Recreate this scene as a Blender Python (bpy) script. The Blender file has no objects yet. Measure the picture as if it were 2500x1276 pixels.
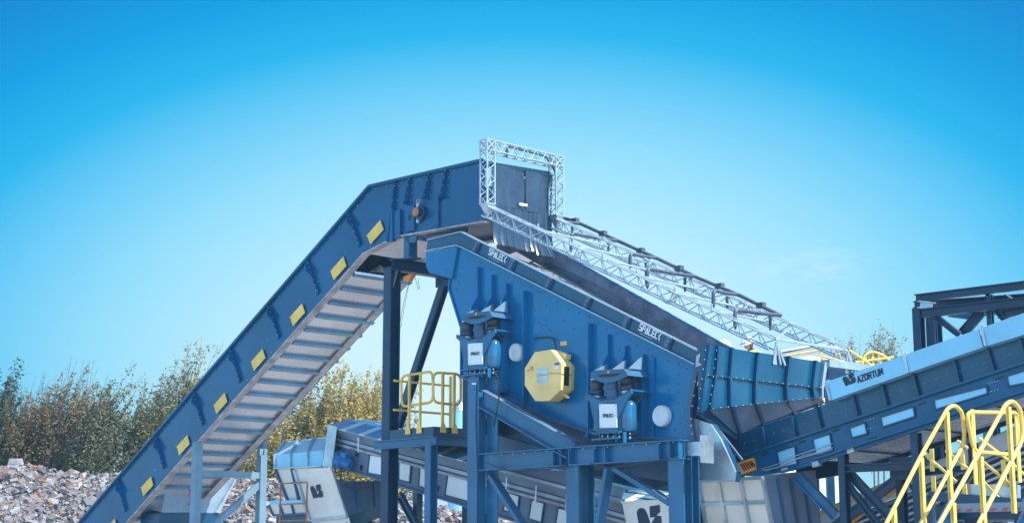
SKY_STR, EXPO, SUN_E = .15, .98, 4.0
SKY_TINT = (.74, 1.05, 1.14)
HAZE = .0013
import bpy, bmesh, math, random
from mathutils import Vector, Matrix
random.seed(11)
R = math.radians
scene = bpy.context.scene
COL = scene.collection
# ------------------------------------------------------------------ site survey
# The camera stands at eye height; TV runs along the plant (towards us on the right),
# NV points out of the machine's near side, ZV is up.
F, CX, CY, TILT, EYE = 3900.0, 1250.0, 638.0, R(10.5), 1.7
TH = R(47)
TV = Vector((math.cos(TH), -math.sin(TH), 0)); NV = Vector((-math.sin(TH), -math.cos(TH), 0)); ZV = Vector((0, 0, 1))
CAM = Vector((0, 0, EYE))
def ray(u, v):
    x = (u-CX)/F; y = (CY-v)/F
    return Vector((x, math.cos(TILT)-y*math.sin(TILT), math.sin(TILT)+y*math.cos(TILT)))
def D(u, v, Y):
    d = ray(u, v); return CAM + d*(Y/d.y)
ORG = D(1265, 860, 27.0)
def S(u, v, o):
    d = ray(u, v); k = ((ORG+NV*o-CAM).dot(NV))/d.dot(NV); return CAM+d*k
def T(u, v, s):
    d = ray(u, v); k = ((ORG+TV*s-CAM).dot(TV))/d.dot(TV); return CAM+d*k
def sof(p): return (p-ORG).dot(TV)
def oof(p): return (p-ORG).dot(NV)
def flat(p, z=0.0): return Vector((p.x, p.y, z))
# ------------------------------------------------------------------ mesh builder
class MB:
    def __init__(self): self.v = []; self.f = []; self.sm = False
    def add(self, pts, faces):
        b = len(self.v); self.v += [Vector(p) for p in pts]; self.f += [tuple(b+i for i in f) for f in faces]
    def face(self, pts): self.add(pts, [tuple(range(len(pts)))])
    def prism(self, pts, vec):
        n = len(pts); q = [Vector(p)+vec for p in pts]
        fs = [tuple(range(n)), tuple(range(2*n-1, n-1, -1))]
        fs += [(i, (i+1) % n, n+(i+1) % n, n+i) for i in range(n)]
        self.add(list(pts)+q, fs)
    def box(self, c, ax, ay, az):          # centre and three half-axis vectors
        P = [c+ax*i+ay*j+az*k for i in (-1, 1) for j in (-1, 1) for k in (-1, 1)]
        self.add(P, [(0, 1, 3, 2), (4, 6, 7, 5), (0, 4, 5, 1), (2, 3, 7, 6), (0, 2, 6, 4), (1, 5, 7, 3)])
    def bar(self, p, q, w, h, up=ZV):
        d = (q-p); L = d.length; d = d/L
        side = d.cross(up)
        if side.length < 1e-4: side = d.cross(NV)
        side.normalize(); u2 = side.cross(d).normalized()
        self.box((p+q)/2, d*(L/2), side*(w/2), u2*(h/2))
    def ibeam(self, p, q, w, h, up=ZV, tf=.018, tw=.014):
        d = (q-p).normalized(); side = d.cross(up)
        if side.length < 1e-4: side = d.cross(NV)
        side.normalize(); u2 = side.cross(d).normalized()
        for k in (-1, 1): self.bar(p+u2*(k*(h-tf)/2), q+u2*(k*(h-tf)/2), w, tf, u2)
        self.bar(p, q, tw, h-2*tf, u2)
    def tube(self, pts, r, n=8, caps=True):
        pts = [Vector(p) for p in pts]; rings = []; ref = None
        for i, p in enumerate(pts):
            a = (pts[i]-pts[i-1]).normalized() if i else (pts[1]-pts[0]).normalized()
            b = (pts[i+1]-pts[i]).normalized() if i < len(pts)-1 else a
            d = a+b
            if d.length < 1e-6: d = a.copy()
            d.normalize()
            if ref is None: ref = d.orthogonal().normalized()
            ref = (ref-d*ref.dot(d))
            if ref.length < 1e-4: ref = d.orthogonal()
            ref.normalize(); s2 = d.cross(ref)
            rr = r[i] if isinstance(r, (list, tuple)) else r
            rings.append([p+(ref*math.cos(2*math.pi*k/n)+s2*math.sin(2*math.pi*k/n))*rr for k in range(n)])
        P = [x for rg in rings for x in rg]; fs = []
        for i in range(len(rings)-1):
            for k in range(n): fs.append((i*n+k, i*n+(k+1) % n, (i+1)*n+(k+1) % n, (i+1)*n+k))
        if caps: fs += [tuple(range(n-1, -1, -1)), tuple(range((len(rings)-1)*n, len(rings)*n))]
        self.add(P, fs)
    def lathe(self, base, axis, prof, n=16):
        axis = axis.normalized(); a = axis.orthogonal().normalized(); b = axis.cross(a); P = []; fs = []
        for (r, h) in prof:
            for k in range(n): P.append(base+axis*h+(a*math.cos(2*math.pi*k/n)+b*math.sin(2*math.pi*k/n))*max(r, .0005))
        for i in range(len(prof)-1):
            for k in range(n): fs.append((i*n+k, i*n+(k+1) % n, (i+1)*n+(k+1) % n, (i+1)*n+k))
        fs += [tuple(range(n-1, -1, -1)), tuple(range((len(prof)-1)*n, len(prof)*n))]
        self.add(P, fs)
    def bolt(self, p, axis, r=.016, h=.018):
        r *= .72; h *= .6; self.lathe(p-axis*.004, axis, [(r, 0), (r, h), (r*.5, h*1.3)], 6)
    def ball(self, c, r, sx=1, sy=1, sz=1, n=14, m=8):
        P = []; fs = []
        for i in range(m+1):
            a = math.pi*i/m
            for k in range(n):
                b = 2*math.pi*k/n
                P.append(c+Vector((r*sx*math.sin(a)*math.cos(b), r*sy*math.sin(a)*math.sin(b), r*sz*math.cos(a))))
        for i in range(m):
            for k in range(n): fs.append((i*n+k, i*n+(k+1) % n, (i+1)*n+(k+1) % n, (i+1)*n+k))
        self.add(P, fs)
def arc(pts, rad, n=4):
    """round the inner corners of a polyline"""
    out = [pts[0]]
    for i in range(1, len(pts)-1):
        a, b, c = pts[i-1], pts[i], pts[i+1]
        r = min(rad, (a-b).length*.45, (c-b).length*.45)
        p0 = b+(a-b).normalized()*r; p1 = b+(c-b).normalized()*r
        for k in range(n+1):
            t = k/n; out.append(p0*(1-t)**2+b*2*t*(1-t)+p1*t*t)
    out.append(pts[-1]); return out
def loop(pts, rad, n=4):
    """closed polyline with rounded corners (first point repeated at the end)"""
    m = len(pts); out = []
    for i in range(m):
        a, b, c = pts[i-1], pts[i], pts[(i+1) % m]
        r = min(rad, (a-b).length*.45, (c-b).length*.45)
        p0 = b+(a-b).normalized()*r; p1 = b+(c-b).normalized()*r
        for k in range(n+1):
            t = k/n; out.append(p0*(1-t)**2+b*2*t*(1-t)+p1*t*t)
    out.append((out[0]+out[1])/2); out.insert(0, out[-1]); return out
WL = {}
def thing(name, label, cat, base, group=None, kind=None):
    o = bpy.data.objects.new(name, None); COL.objects.link(o); o.location = base; o.empty_display_size = .3
    WL[o.name] = Vector(base); o['label'] = label; o['category'] = cat
    if group: o['group'] = group
    if kind: o['kind'] = kind
    return o
def obj(name, mb, mat, parent=None, smooth=False, base=None, label=None):
    org = WL[parent.name] if parent is not None else (Vector(base) if base is not None else Vector((0, 0, 0)))
    me = bpy.data.meshes.new(name); me.from_pydata([v-org for v in mb.v], [], mb.f)
    bm = bmesh.new(); bm.from_mesh(me); bmesh.ops.recalc_face_normals(bm, faces=bm.faces)
    bm.to_mesh(me); bm.free()
    if mat: me.materials.append(mat)
    if smooth:
        for p in me.polygons: p.use_smooth = True
        try: me.set_sharp_from_angle(angle=R(40))
        except Exception: pass
    o = bpy.data.objects.new(name, me); COL.objects.link(o)
    if parent is not None: o.parent = parent
    else: o.location = org
    WL[o.name] = org
    if label: o['label'] = label
    return o
def merge(o, mb, mat):
    """bolts, rivets and slots belong to the sheet they sit in: add them to its mesh with their own material"""
    me = o.data; org = WL[o.name]; bm = bmesh.new(); bm.from_mesh(me); me.materials.append(mat); k = len(me.materials)-1
    vs = [bm.verts.new(v-org) for v in mb.v]; fs = []
    for f in mb.f:
        try: q = bm.faces.new([vs[i] for i in f]); q.material_index = k; fs.append(q)
        except ValueError: pass
    bmesh.ops.recalc_face_normals(bm, faces=fs); bm.to_mesh(me); bm.free()
def tag(o, label, cat, group=None, kind=None):
    if label: o['label'] = label
    if cat: o['category'] = cat
    if group: o['group'] = group
    if kind: o['kind'] = kind
    return o
def copy_tree(o, parent=None):
    c = o.copy(); COL.objects.link(c); c.parent = parent; WL[c.name] = WL[o.name].copy()
    for ch in list(o.children):
        copy_tree(ch, c)
    return c
# ------------------------------------------------------------------ materials
def nodes(name):
    m = bpy.data.materials.new(name); m.use_nodes = True; nt = m.node_tree; nt.nodes.clear()
    out = nt.nodes.new('ShaderNodeOutputMaterial'); b = nt.nodes.new('ShaderNodeBsdfPrincipled')
    nt.links.new(b.outputs[0], out.inputs[0]); return m, nt, b
def mat(name, c, rough=.45, metal=0.0, var=.18, scale=1.3, grime=None, gamt=.25, coat=0, streak=0, bump=0, bscale=14, spec=.5, dust=.5):
    """paint / sheet metal: tone drifts with two noises, optional grime colour, streaks running down, dents"""
    m, nt, b = nodes(name); N = nt.nodes.new; L = nt.links.new
    tc = N('ShaderNodeTexCoord')
    def noise(sc, det, vec):
        n = N('ShaderNodeTexNoise'); n.inputs['Scale'].default_value = sc; n.inputs['Detail'].default_value = det; L(vec, n.inputs['Vector']); return n
    n1 = noise(scale, 5, tc.outputs['Object'])
    mx = N('ShaderNodeMix'); mx.data_type = 'RGBA'
    mx.inputs[6].default_value = (*[x*(1-var) for x in c], 1); mx.inputs[7].default_value = (*[min(1, x*(1+var)) for x in c], 1)
    rmp = N('ShaderNodeMapRange'); rmp.inputs[1].default_value = .35; rmp.inputs[2].default_value = .65; L(n1.outputs['Fac'], rmp.inputs[0]); L(rmp.outputs[0], mx.inputs[0])
    last = mx.outputs[2]
    if grime:
        mp = N('ShaderNodeMapping'); L(tc.outputs['Object'], mp.inputs[0]); mp.inputs['Scale'].default_value = (6, 6, .7) if streak else (2.2, 2.2, 2.2)
        n2 = noise(2.0, 8, mp.outputs[0]); n2.inputs['Roughness'].default_value = .65
        r2 = N('ShaderNodeMapRange'); r2.inputs[1].default_value = .52; r2.inputs[2].default_value = .72; r2.inputs[4].default_value = gamt; L(n2.outputs['Fac'], r2.inputs[0])
        m2 = N('ShaderNodeMix'); m2.data_type = 'RGBA'; L(r2.outputs[0], m2.inputs[0]); L(last, m2.inputs[6]); m2.inputs[7].default_value = (*grime, 1); last = m2.outputs[2]
    if dust:
        ge = N('ShaderNodeNewGeometry'); sx = N('ShaderNodeSeparateXYZ'); L(ge.outputs['Normal'], sx.inputs[0])
        r5 = N('ShaderNodeMapRange'); r5.inputs[1].default_value = .55; r5.inputs[2].default_value = .95; L(sx.outputs['Z'], r5.inputs[0])
        n5 = noise(3.5, 6, tc.outputs['Object']); r6 = N('ShaderNodeMapRange'); r6.inputs[1].default_value = .3; r6.inputs[2].default_value = .6; r6.inputs[3].default_value = .25*dust; r6.inputs[4].default_value = dust; L(n5.outputs['Fac'], r6.inputs[0])
        mm = N('ShaderNodeMath'); mm.operation = 'MULTIPLY'; L(r5.outputs[0], mm.inputs[0]); L(r6.outputs[0], mm.inputs[1])
        m5 = N('ShaderNodeMix'); m5.data_type = 'RGBA'; L(mm.outputs[0], m5.inputs[0]); L(last, m5.inputs[6]); m5.inputs[7].default_value = (.34, .33, .33, 1); last = m5.outputs[2]
    L(last, b.inputs['Base Color'])
    n3 = noise(scale*5, 6, tc.outputs['Object'])
    r3 = N('ShaderNodeMapRange'); r3.inputs[3].default_value = max(.05, rough-.1); r3.inputs[4].default_value = min(1, rough+.14); L(n3.outputs['Fac'], r3.inputs[0]); L(r3.outputs[0], b.inputs['Roughness'])
    b.inputs['Metallic'].default_value = metal; b.inputs['Specular IOR Level'].default_value = spec
    if coat: b.inputs['Coat Weight'].default_value = coat; b.inputs['Coat Roughness'].default_value = .12
    if bump:
        n4 = noise(bscale, 3, tc.outputs['Object']); bp = N('ShaderNodeBump'); bp.inputs['Strength'].default_value = bump; bp.inputs['Distance'].default_value = .03
        L(n4.outputs['Fac'], bp.inputs['Height']); L(bp.outputs[0], b.inputs['Normal'])
    return m
def island_mat(name, cols, rough=.8, sss=0, noise_amt=0.0, noise_scale=.35, transl=0):
    """one colour per loose piece (leaf, stone), picked from a list"""
    m, nt, b = nodes(name); N = nt.nodes.new; L = nt.links.new
    g = N('ShaderNodeNewGeometry'); rp = N('ShaderNodeValToRGB'); rp.color_ramp.interpolation = 'CONSTANT' if not noise_amt else 'LINEAR'
    e = rp.color_ramp.elements
    while len(e) < len(cols): e.new(.5)
    for i, c in enumerate(cols): e[i].position = i/len(cols) if not noise_amt else i/(len(cols)-1); e[i].color = (*c, 1)
    if noise_amt:
        tc = N('ShaderNodeTexCoord'); nz = N('ShaderNodeTexNoise'); nz.inputs['Scale'].default_value = noise_scale; nz.inputs['Detail'].default_value = 3; L(tc.outputs['Object'], nz.inputs['Vector'])
        mr = N('ShaderNodeMapRange'); mr.inputs[1].default_value = .3; mr.inputs[2].default_value = .7; L(nz.outputs['Fac'], mr.inputs[0])
        mx = N('ShaderNodeMix'); mx.inputs[0].default_value = noise_amt; L(g.outputs['Random Per Island'], mx.inputs[2]); L(mr.outputs[0], mx.inputs[3]); L(mx.outputs[0], rp.inputs[0])
    else: L(g.outputs['Random Per Island'], rp.inputs[0])
    L(rp.outputs[0], b.inputs['Base Color']); b.inputs['Roughness'].default_value = rough; b.inputs['Specular IOR Level'].default_value = .25
    if transl:
        tr = N('ShaderNodeBsdfTranslucent'); L(rp.outputs[0], tr.inputs[0]); ms = N('ShaderNodeMixShader'); ms.inputs[0].default_value = transl
        out = [n for n in nt.nodes if n.type == 'OUTPUT_MATERIAL'][0]; L(b.outputs[0], ms.inputs[1]); L(tr.outputs[0], ms.inputs[2]); L(ms.outputs[0], out.inputs[0])
    return m
DUST = (.30, .30, .33)
M = dict(
 wall=mat('machine_blue_paint', (.0, .14, .325), .18, grime=(.03, .10, .18), gamt=.5, streak=1, var=.12, scale=.6, spec=.35),
 side=mat('conveyor_blue_paint', (.0, .08, .195), .2, grime=(.02, .08, .15), gamt=.5, streak=1, var=.14, scale=.8, spec=.35),
 navy=mat('navy_steel_paint', (.0, .045, .11), .3, grime=(.02, .05, .10), gamt=.35, var=.2),
 steel=mat('blue_grey_steel_paint', (.012, .115, .245), .3, grime=(.04, .10, .17), gamt=.45, var=.2, streak=1),
 dark=mat('dark_navy_paint', (.0, .03, .078), .4, grime=(.02, .04, .08), gamt=.4),
 rib=mat('violet_grey_primer', (.045, .10, .19), .45, grime=(.08, .11, .18), gamt=.5, streak=1),
 hood=mat('hood_blue_paint', (.0, .062, .135), .24, grime=(.02, .07, .13), gamt=.4, scale=.9),
 galv=mat('galvanised_sheet', (.44, .52, .58), .38, .75, var=.16, scale=2.5, grime=(.3, .3, .31), gamt=.5, bump=.06),
 belly=mat('worn_tray_sheet', (.56, .56, .60), .24, .55, var=.14, scale=.5, grime=(.44, .43, .46), gamt=.35, bump=.1, bscale=2.2),
 greysteel=mat('pale_grey_steel', (.16, .26, .35), .4, var=.15, grime=(.11, .18, .25), gamt=.5),
 hopper=mat('grey_hopper_sheet', (.24, .31, .40), .35, .2, var=.2, scale=1.5, grime=(.16, .2, .27), gamt=.6, bump=.08),
 roofsky=mat('sky_reflection_sheet', (.01, .24, .48), .25, .1, var=.1),  # sky reflection on the shiny roof put into the blue
 liner=mat('grey_panel_and_bounce', (.12, .165, .25), .5, var=.15, grime=(.08, .11, .17), gamt=.5),
 ledge=mat('grey_strip', (.33, .40, .47), .45, .2, var=.2, grime=(.2, .22, .25), gamt=.5),
 tank=mat('glossy_tank_blue', (.01, .12, .26), .1, var=.08, spec=.8),
 flange=mat('pinkish_bounce_grey', (.42, .38, .40), .6, .1, var=.25, scale=5, grime=(.16, .15, .18), gamt=.7),  # pinkish grey holds bounce light under the flange; strip and block share it
 bar=mat('tray_bar_steel', (.13, .27, .42), .4, .2, var=.2, grime=(.24, .27, .32), gamt=.4),
 inner=mat('worn_chute_liner', (.15, .18, .24), .5, .1, var=.3, scale=3, grime=(.42, .44, .5), gamt=.5, bump=.1),
 white=mat('white_panel_paint', (.74, .78, .80), .3, var=.06, grime=(.55, .56, .58), gamt=.35, scale=1),
 cream=mat('ground_tinted_chute_sheet', (.76, .73, .68), .5, .0, var=.1, grime=(.58, .52, .46), gamt=.5, scale=1.4),  # warm cream tone carries the ground's reflection in the downward-leaning sheets
 cyan=mat('sky_tinted_cover_sheet', (.25, .55, .74), .3, .2, var=.06, scale=1.2, grime=(.30, .46, .58), gamt=.4),  # white covers and hoods drawn blue: shade and sky reflection put into the colour
 yellow=mat('yellow_safety_paint', (.88, .56, .10), .42, var=.12, grime=(.40, .27, .10), gamt=.55, scale=3),
 drive=mat('drive_yellow_paint', (.88, .60, .22), .4, var=.08, grime=(.55, .42, .14), gamt=.4, scale=2),
 orange=mat('orange_paint', (.85, .30, .03), .45, var=.1),
 red=mat('red_plastic', (.55, .05, .03), .4, var=.1),
 alu=mat('truss_aluminium', (.38, .47, .54), .45, .25, var=.1, scale=4),
 rubber=mat('rubber_sheet', (.018, .04, .075), .24, var=.2, scale=2, grime=(.06, .08, .11), gamt=.5, streak=1),
 hose=mat('grey_hose', (.055, .08, .12), .45, var=.2, scale=5),
 bellow=mat('bellow_rubber', (.03, .045, .075), .3, var=.2, scale=5),
 black=mat('black_plastic', (.012, .013, .018), .5, var=.2),
 ink=mat('dark_lettering', (.012, .025, .06), .5, var=.1),
 letter=mat('white_lettering', (.86, .9, .92), .5, var=.03),
 lamp=mat('beacon_red', (.6, .04, .03), .3, var=.05),
 motor=mat('motor_blue', (.005, .12, .33), .35, var=.12),
 bolt=mat('zinc_bolt', (.42, .48, .54), .45, .5, var=.1),
 rust=mat('rusty_tube', (.42, .17, .07), .7, var=.3, scale=9),
 helmet=mat('white_helmet', (.85, .86, .87), .25, var=.02),
 vest=mat('hi_vis_vest', (.80, .80, .06), .7, var=.1),
 skin=mat('skin', (.55, .28, .17), .5, var=.08, scale=8),
 hair=mat('dark_hair', (.03, .02, .016), .7, var=.2, scale=20),
 cloth=mat('navy_cloth', (.02, .03, .07), .8, var=.2, scale=6),
 bark=mat('bark', (.10, .085, .07), .9, var=.35, scale=6, bump=.3),
 hazard=mat('hazard_red', (.55, .08, .06), .5, var=.1),
 soil=mat('dusty_soil', (.40, .37, .34), .95, var=.25, scale=.5, grime=(.28, .26, .24), gamt=.6),
 concrete=mat('pale_cladding', (.75, .78, .8), .6, var=.08, scale=.4),
)
# ------------------------------------------------------------------ stroke lettering
GL = {'S': [[(1, 1), (0, 1), (0, .5), (1, .5), (1, 0), (0, 0)]], 'Q': [[(0, 0), (.5, 1), (1, 0)], [(.2, .32), (.8, .32)]], 'P': [[(0, 0), (0, 1), (1, 1), (1, .45), (0, .45)]],
 'A': [[(0, 0), (.6, 1), (1.15, 0), (.45, 0)]], 'L': [[(0, 1), (0, 0), (1, 0)]], 'E': [[(1, 1), (0, 1), (0, 0), (1, 0)], [(0, .5), (.85, .5)]],
 'C': [[(1, 1), (0, 1), (0, 0), (1, 0)]], 'K': [[(.7, 1), (.1, .5), (.7, 0)]], 'Z': [[(0, 1), (1, 1), (0, 0), (1, 0)]],
 'O': [[(.3, 0), (0, .3), (0, .7), (.3, 1), (.7, 1), (1, .7), (1, .3), (.7, 0), (.3, 0)]], 'R': [[(0, 0), (0, 1), (.9, 1), (.9, .5), (0, .5)], [(.4, .5), (1, 0)]],
 'T': [[(0, 1), (1, 1)], [(.5, 1), (.5, 0)]], 'U': [[(0, 1), (0, .25), (.25, 0), (.75, 0), (1, .25), (1, 1)]], 'M': [[(0, 0), (0, 1), (.5, .35), (1, 1), (1, 0)]]}
def letters(mb, word, p, xd, yd, w, h, th, gap=.35, out=None):
    """p: lower left corner; xd, yd unit vectors; w,h letter size; th stroke width"""
    nrm = out if out is not None else xd.cross(yd).normalized()
    x = 0
    for ch in word:
        for st in GL[ch]:
            for (a, b) in zip(st[:-1], st[1:]):
                A = p+xd*(x+a[0]*w)+yd*(a[1]*h); B = p+xd*(x+b[0]*w)+yd*(b[1]*h); d = (B-A).normalized()
                mb.bar(A-d*th*.5+nrm*.003, B+d*th*.5+nrm*.003, th, .006, nrm)
        x += w*(1+gap)
    return x
AZ_A = [(30, 0), (10, 85), (2, 120), (8, 140), (25, 153), (50, 157), (75, 150), (95, 125), (110, 95), (125, 60), (130, 25), (122, 4), (92, 3), (68, 48), (78, 0)]
AZ_Z = [(126, 164), (222, 172), (226, 122), (190, 100), (235, 92), (238, 22), (222, 8), (134, 5), (140, 45), (178, 88), (130, 86)]
def logo(mb, p, xd, yd, size, out):
    for poly in (AZ_A, AZ_Z): mb.prism([p+xd*(x/240*size)+yd*(y/240*size)+out*.002 for x, y in poly], out*.006)
# ================================================================== inclined feed conveyor
oF = -0.35; WF = 1.6
sE = sof(S(1185, 470, oF))
top = [(905, 455), (195, 1276)]
dI = (S(905, 455, oF)-S(195, 1276, oF)).normalized()          # direction up the incline
pI = dI.cross(NV).normalized();  pI = pI if pI.z > 0 else -pI  # perpendicular, upwards
lowtop = S(195, 1276, oF)
def down_to(p, z): return p - dI*((p.z-z)/dI.z)
foot = down_to(lowtop, 1.2)
fc = thing('feed_conveyor', 'tall navy inclined conveyor with yellow side plates and a boxed head, rising from the left', 'conveyor', flat(foot))
T0, T1 = S(905, 455, oF), S(1182, 391, oF)
B0, B1, B2 = S(1185, 539, oF), S(968, 577, oF), S(890, 618, oF)
foot_b = down_to(S(313, 1276, oF), .5)
side_poly = [foot, T0, T1, B0, B1, B2, foot_b]
def add_bolts(mb, a, b, n, ax=NV, r=.014):
    for i in range(n): mb.bolt(a.lerp(b, (i+.5)/n), ax, r)
mb = MB(); mb.prism(side_poly, -NV*.02)
for a, b in ((foot, T0), (T0, T1)):                              # top angle edge
    mb.bar(a+NV*.03, b+NV*.03, .07, .05, pI)
side = obj('side_panel', mb, M['side'], fc)
mb = MB(); far = -NV*WF
mb.prism([p+far for p in side_poly], NV*.02); obj('side_panel', mb, M['side'], fc)
mb = MB()
add_bolts(mb, foot-pI*.09+NV*.01, T0-pI*.09+NV*.01, 46); add_bolts(mb, B1+ZV*.05+NV*.02, B0+ZV*.05+NV*.02, 14); add_bolts(mb, T0-ZV*.07, T1-ZV*.07, 10)
for i in range(14):
    q = foot_b.lerp(B2, (i+.5)/14)+pI*.12; mb.bolt(q, NV); mb.bolt(q+pI*.32, NV)
merge(side, mb, M['bolt'])
# bottom flange running along both edges (seen from below)
for o_ in (0, -WF+.16):
    mb = MB(); w = NV*-.16
    for a, b in ((foot_b, B2), (B2, B1), (B1, B0)):
        k = NV*o_+NV*.05; mb.prism([a+k, b+k, b+k+w, a+k+w], (ZV if abs((b-a).z) < .3*(b-a).length else pI)*-.03)
    obj('bottom_flange', mb, M['flange'], fc)
# belly tray under the incline with its cross bars
t_top = S(857, 664, oF-.1); t_bot = down_to(t_top, .5)
mb = MB(); mb.prism([t_top, t_bot, t_bot-NV*(WF-.2), t_top-NV*(WF-.2)], -pI*.02)
tray = obj('belly_tray', mb, M['belly'], fc)
b0 = S(857, 664, oF-.08); b1 = S(826, 697, oF-.08); step = (b1-b0).length*1.005
for i in range(26):
    c = t_top-dI*(step*i)-pI*.055
    if c.z < .8: break
    mb = MB(); a = c-NV*.05; e = c-NV*(WF-.08)
    mb.box((a+e)/2, dI*.042, (e-a)/2, pI*.018)
    for sgn in (-1, 1): mb.box((a+e)/2+dI*(sgn*.042)+pI*.02, dI*.007, (e-a)/2, pI*.035)
    obj('cross_bar', mb, M['bar'], fc)
# closing plates of the head: chamfer plate, head floor
mb = MB(); a, b = B2-NV*.1, B1-NV*.1; mb.prism([a, b, b-NV*(WF-.2), a-NV*(WF-.2)], ZV*.02)
obj('chamfer_plate', mb, M['belly'], fc)
mb = MB(); a, b = B1-NV*.1, B0-NV*.1; mb.prism([a+ZV*.05, b+ZV*.05, b+ZV*.05-NV*(WF-.2), a+ZV*.05-NV*(WF-.2)], ZV*.02)
obj('head_floor', mb, M['dark'], fc)
mb = MB(); a = foot+pI*-.03; b = T0-pI*.3; c = T1-ZV*.3          # belt deck inside, seen only through gaps
mb.prism([a-pI*.45-NV*.1, T0-pI*.5-NV*.1, T0-pI*.5-NV*(WF-.1), a-pI*.45-NV*(WF-.1)], -pI*.02)
obj('belt', mb, M['rubber'], fc)
# heap of fines caught on top of the tray
mb = MB(); base = t_top-NV*.45+pI*.02
n1, n2 = 12, 7; grid = []
for i in range(n1):
    for j in range(n2):
        h = .22*math.sin(math.pi*i/(n1-1))*math.sin(math.pi*j/(n2-1))*(1+.5*random.random())
        grid.append(base-NV*(.75*i/(n1-1))-dI*(.55*j/(n2-1)-.1)+ZV*h)
mb.add(grid, [(i*n2+j, i*n2+j+1, (i+1)*n2+j+1, (i+1)*n2+j) for i in range(n1-1) for j in range(n2-1)])
tag(obj('spilled_fines', mb, M['soil'], base=flat(base, base.z)), 'dark heap of spilled fines in the gap under the conveyor head', 'spill', kind='stuff')
# yellow plates
for k, (u, v) in enumerate([(917, 567), (827, 655), (727, 768), (631, 878), (539, 984), (448, 1086), (360, 1186), (272, 1288)]):
    c = S(u, v, oF+.03); mb = MB(); L = .235; H = .115
    mb.prism([c-dI*L-pI*H, c+dI*L-pI*H, c+dI*L+pI*H, c-dI*L+pI*H], NV*.012)
    o = obj('yellow_plate', mb, M['yellow'], fc)
    mb = MB()
    for x in (-1, 1):
        for y in (-1, 1): mb.bolt(c+dI*(x*(L+.05))+pI*(y*(H+.03))-NV*.02, NV, .013)
    merge(o, mb, M['bolt'])
# stiffening ribs: a folded gusset at the top tapering into a narrow channel
for (u, v) in [(852, 517), (752, 634), (658, 743), (565, 850), (475, 956), (382, 1063), (290, 1168)]:
    p = S(u, v, oF)-pI*.02; H = .82; mb = MB()
    prof = [(0, 0), (0, .07), (.14, .11), (.36, .17), (.44, .10), (.50, .08), (1, .07), (1, 0)]
    mb.prism([p-pI*(H*a_)+NV*d_ for a_, d_ in prof], dI*.016)
    mb.prism([p-pI*(H*.42)+NV*.015, p-pI*(H*.42)+NV*.015-dI*.09, p-pI*H+NV*.015-dI*.09, p-pI*H+NV*.015], NV*.012)
    r = obj('rib', mb, M['side'], fc)
    mb = MB()
    for f in (.1, .24, .4, .62, .8, .95): mb.bolt(p-pI*H*f+NV*.055+dI*.016, dI, .014)
    for f in (.55, .7, .9): mb.bolt(p-dI*.05-pI*H*f+NV*.027, NV, .014)
    merge(r, mb, M['bolt'])
# head ribs and raised lower panel
def S4(pts, o): return [S(u, v, o) for u, v in pts]
mb = MB(); mb.prism(S4([(1010, 507), (1062, 493), (1176, 467), (1184, 537), (1012, 568)], oF+.03), -NV*.03); obj('lower_panel', mb, M['side'], fc)
for pts in ([(957, 440), (969, 437), (955, 590), (943, 592)], [(994, 432), (1004, 430), (995, 500), (977, 508)], [(1040, 420), (1052, 417), (1042, 488), (1034, 492)],
            [(1078, 411), (1092, 408), (1083, 485), (1071, 488)]):
    a_, b_ = S(*pts[1], oF), S(*pts[2], oF); mb = MB(); mb.prism([a_, a_+NV*.06, b_+NV*.12, b_], TV*.014)
    r = obj('rib', mb, M['side'], fc); mb = MB()
    for f in (.12, .35, .6, .85): mb.bolt(a_.lerp(b_, f)+NV*(.05+.04*f)+TV*.014, TV, .014); mb.bolt(a_.lerp(b_, f)+TV*.09, NV, .013)
    merge(r, mb, M['bolt'])
for pts, o_, m_ in (([(943, 512), (958, 508), (958, 588), (942, 590)], .09, 'side'), ([(960, 515), (976, 510), (976, 580), (960, 583)], .06, 'side'), ([(990, 506), (1011, 500), (1011, 562), (990, 566)], .08, 'side'),
                    ([(1062, 478), (1070, 475), (1070, 552), (1062, 553)], .07, 'side')):
    mb = MB(); mb.prism(S4(pts, oF+o_), -NV*(o_-.005)); obj('bracket_plate', mb, M[m_], fc)
mb = MB(); mb.prism(S4([(997, 525), (1003, 524), (1003, 537), (997, 538)], oF+.086), -NV*.004); obj('slot', mb, M['black'], fc)
# head bearing
br = thing_c = None
c = S(1030, 520, oF+.04); mb = MB(); mb.lathe(c, NV, [(.14, 0), (.14, .06), (.09, .07), (.09, .14), (.05, .15)], 20)
bb = obj('bearing', mb, M['dark'], fc, True); mb = MB(); mb.lathe(c+NV*.14-ZV*.0, NV, [(.085, 0), (.085, .025), (.03, .035)], 18); obj('bearing_cap', mb, M['rust'], bb, True)
mb = MB(); mb.box(S(1021, 520, oF+.08), TV*.035, NV*.02, ZV*.19); mb.tube([S(1021, 497, oF+.1), S(1017, 490, oF+.1), S(1022, 486, oF+.1), S(1026, 492, oF+.1), S(1021, 497, oF+.1)], .012); obj('take_up_screw', mb, M['galv'], bb)
# leg between the head and the portal beam
mb = MB(); mb.bar(S(1002, 628, oF-.1), S(1002, 575, oF-.1), .2, .16, TV); mb.box(S(1002, 632, oF-.1), TV*.17, NV*.14, ZV*.015); mb.prism(S4([(988, 577), (1020, 570), (1012, 592), (996, 592)], oF), -NV*.02)
obj('head_support', mb, M['steel'], fc)
mb = MB(); mb.tube([S(1120, 566, oF-.75), S(1120, 566, oF-.1)], .17, 18); mb.bar(S(1043, 575, oF-.12), S(1140, 560, oF-.12), .04, .05); obj('head_drum', mb, M['dark'], fc, True)
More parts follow.
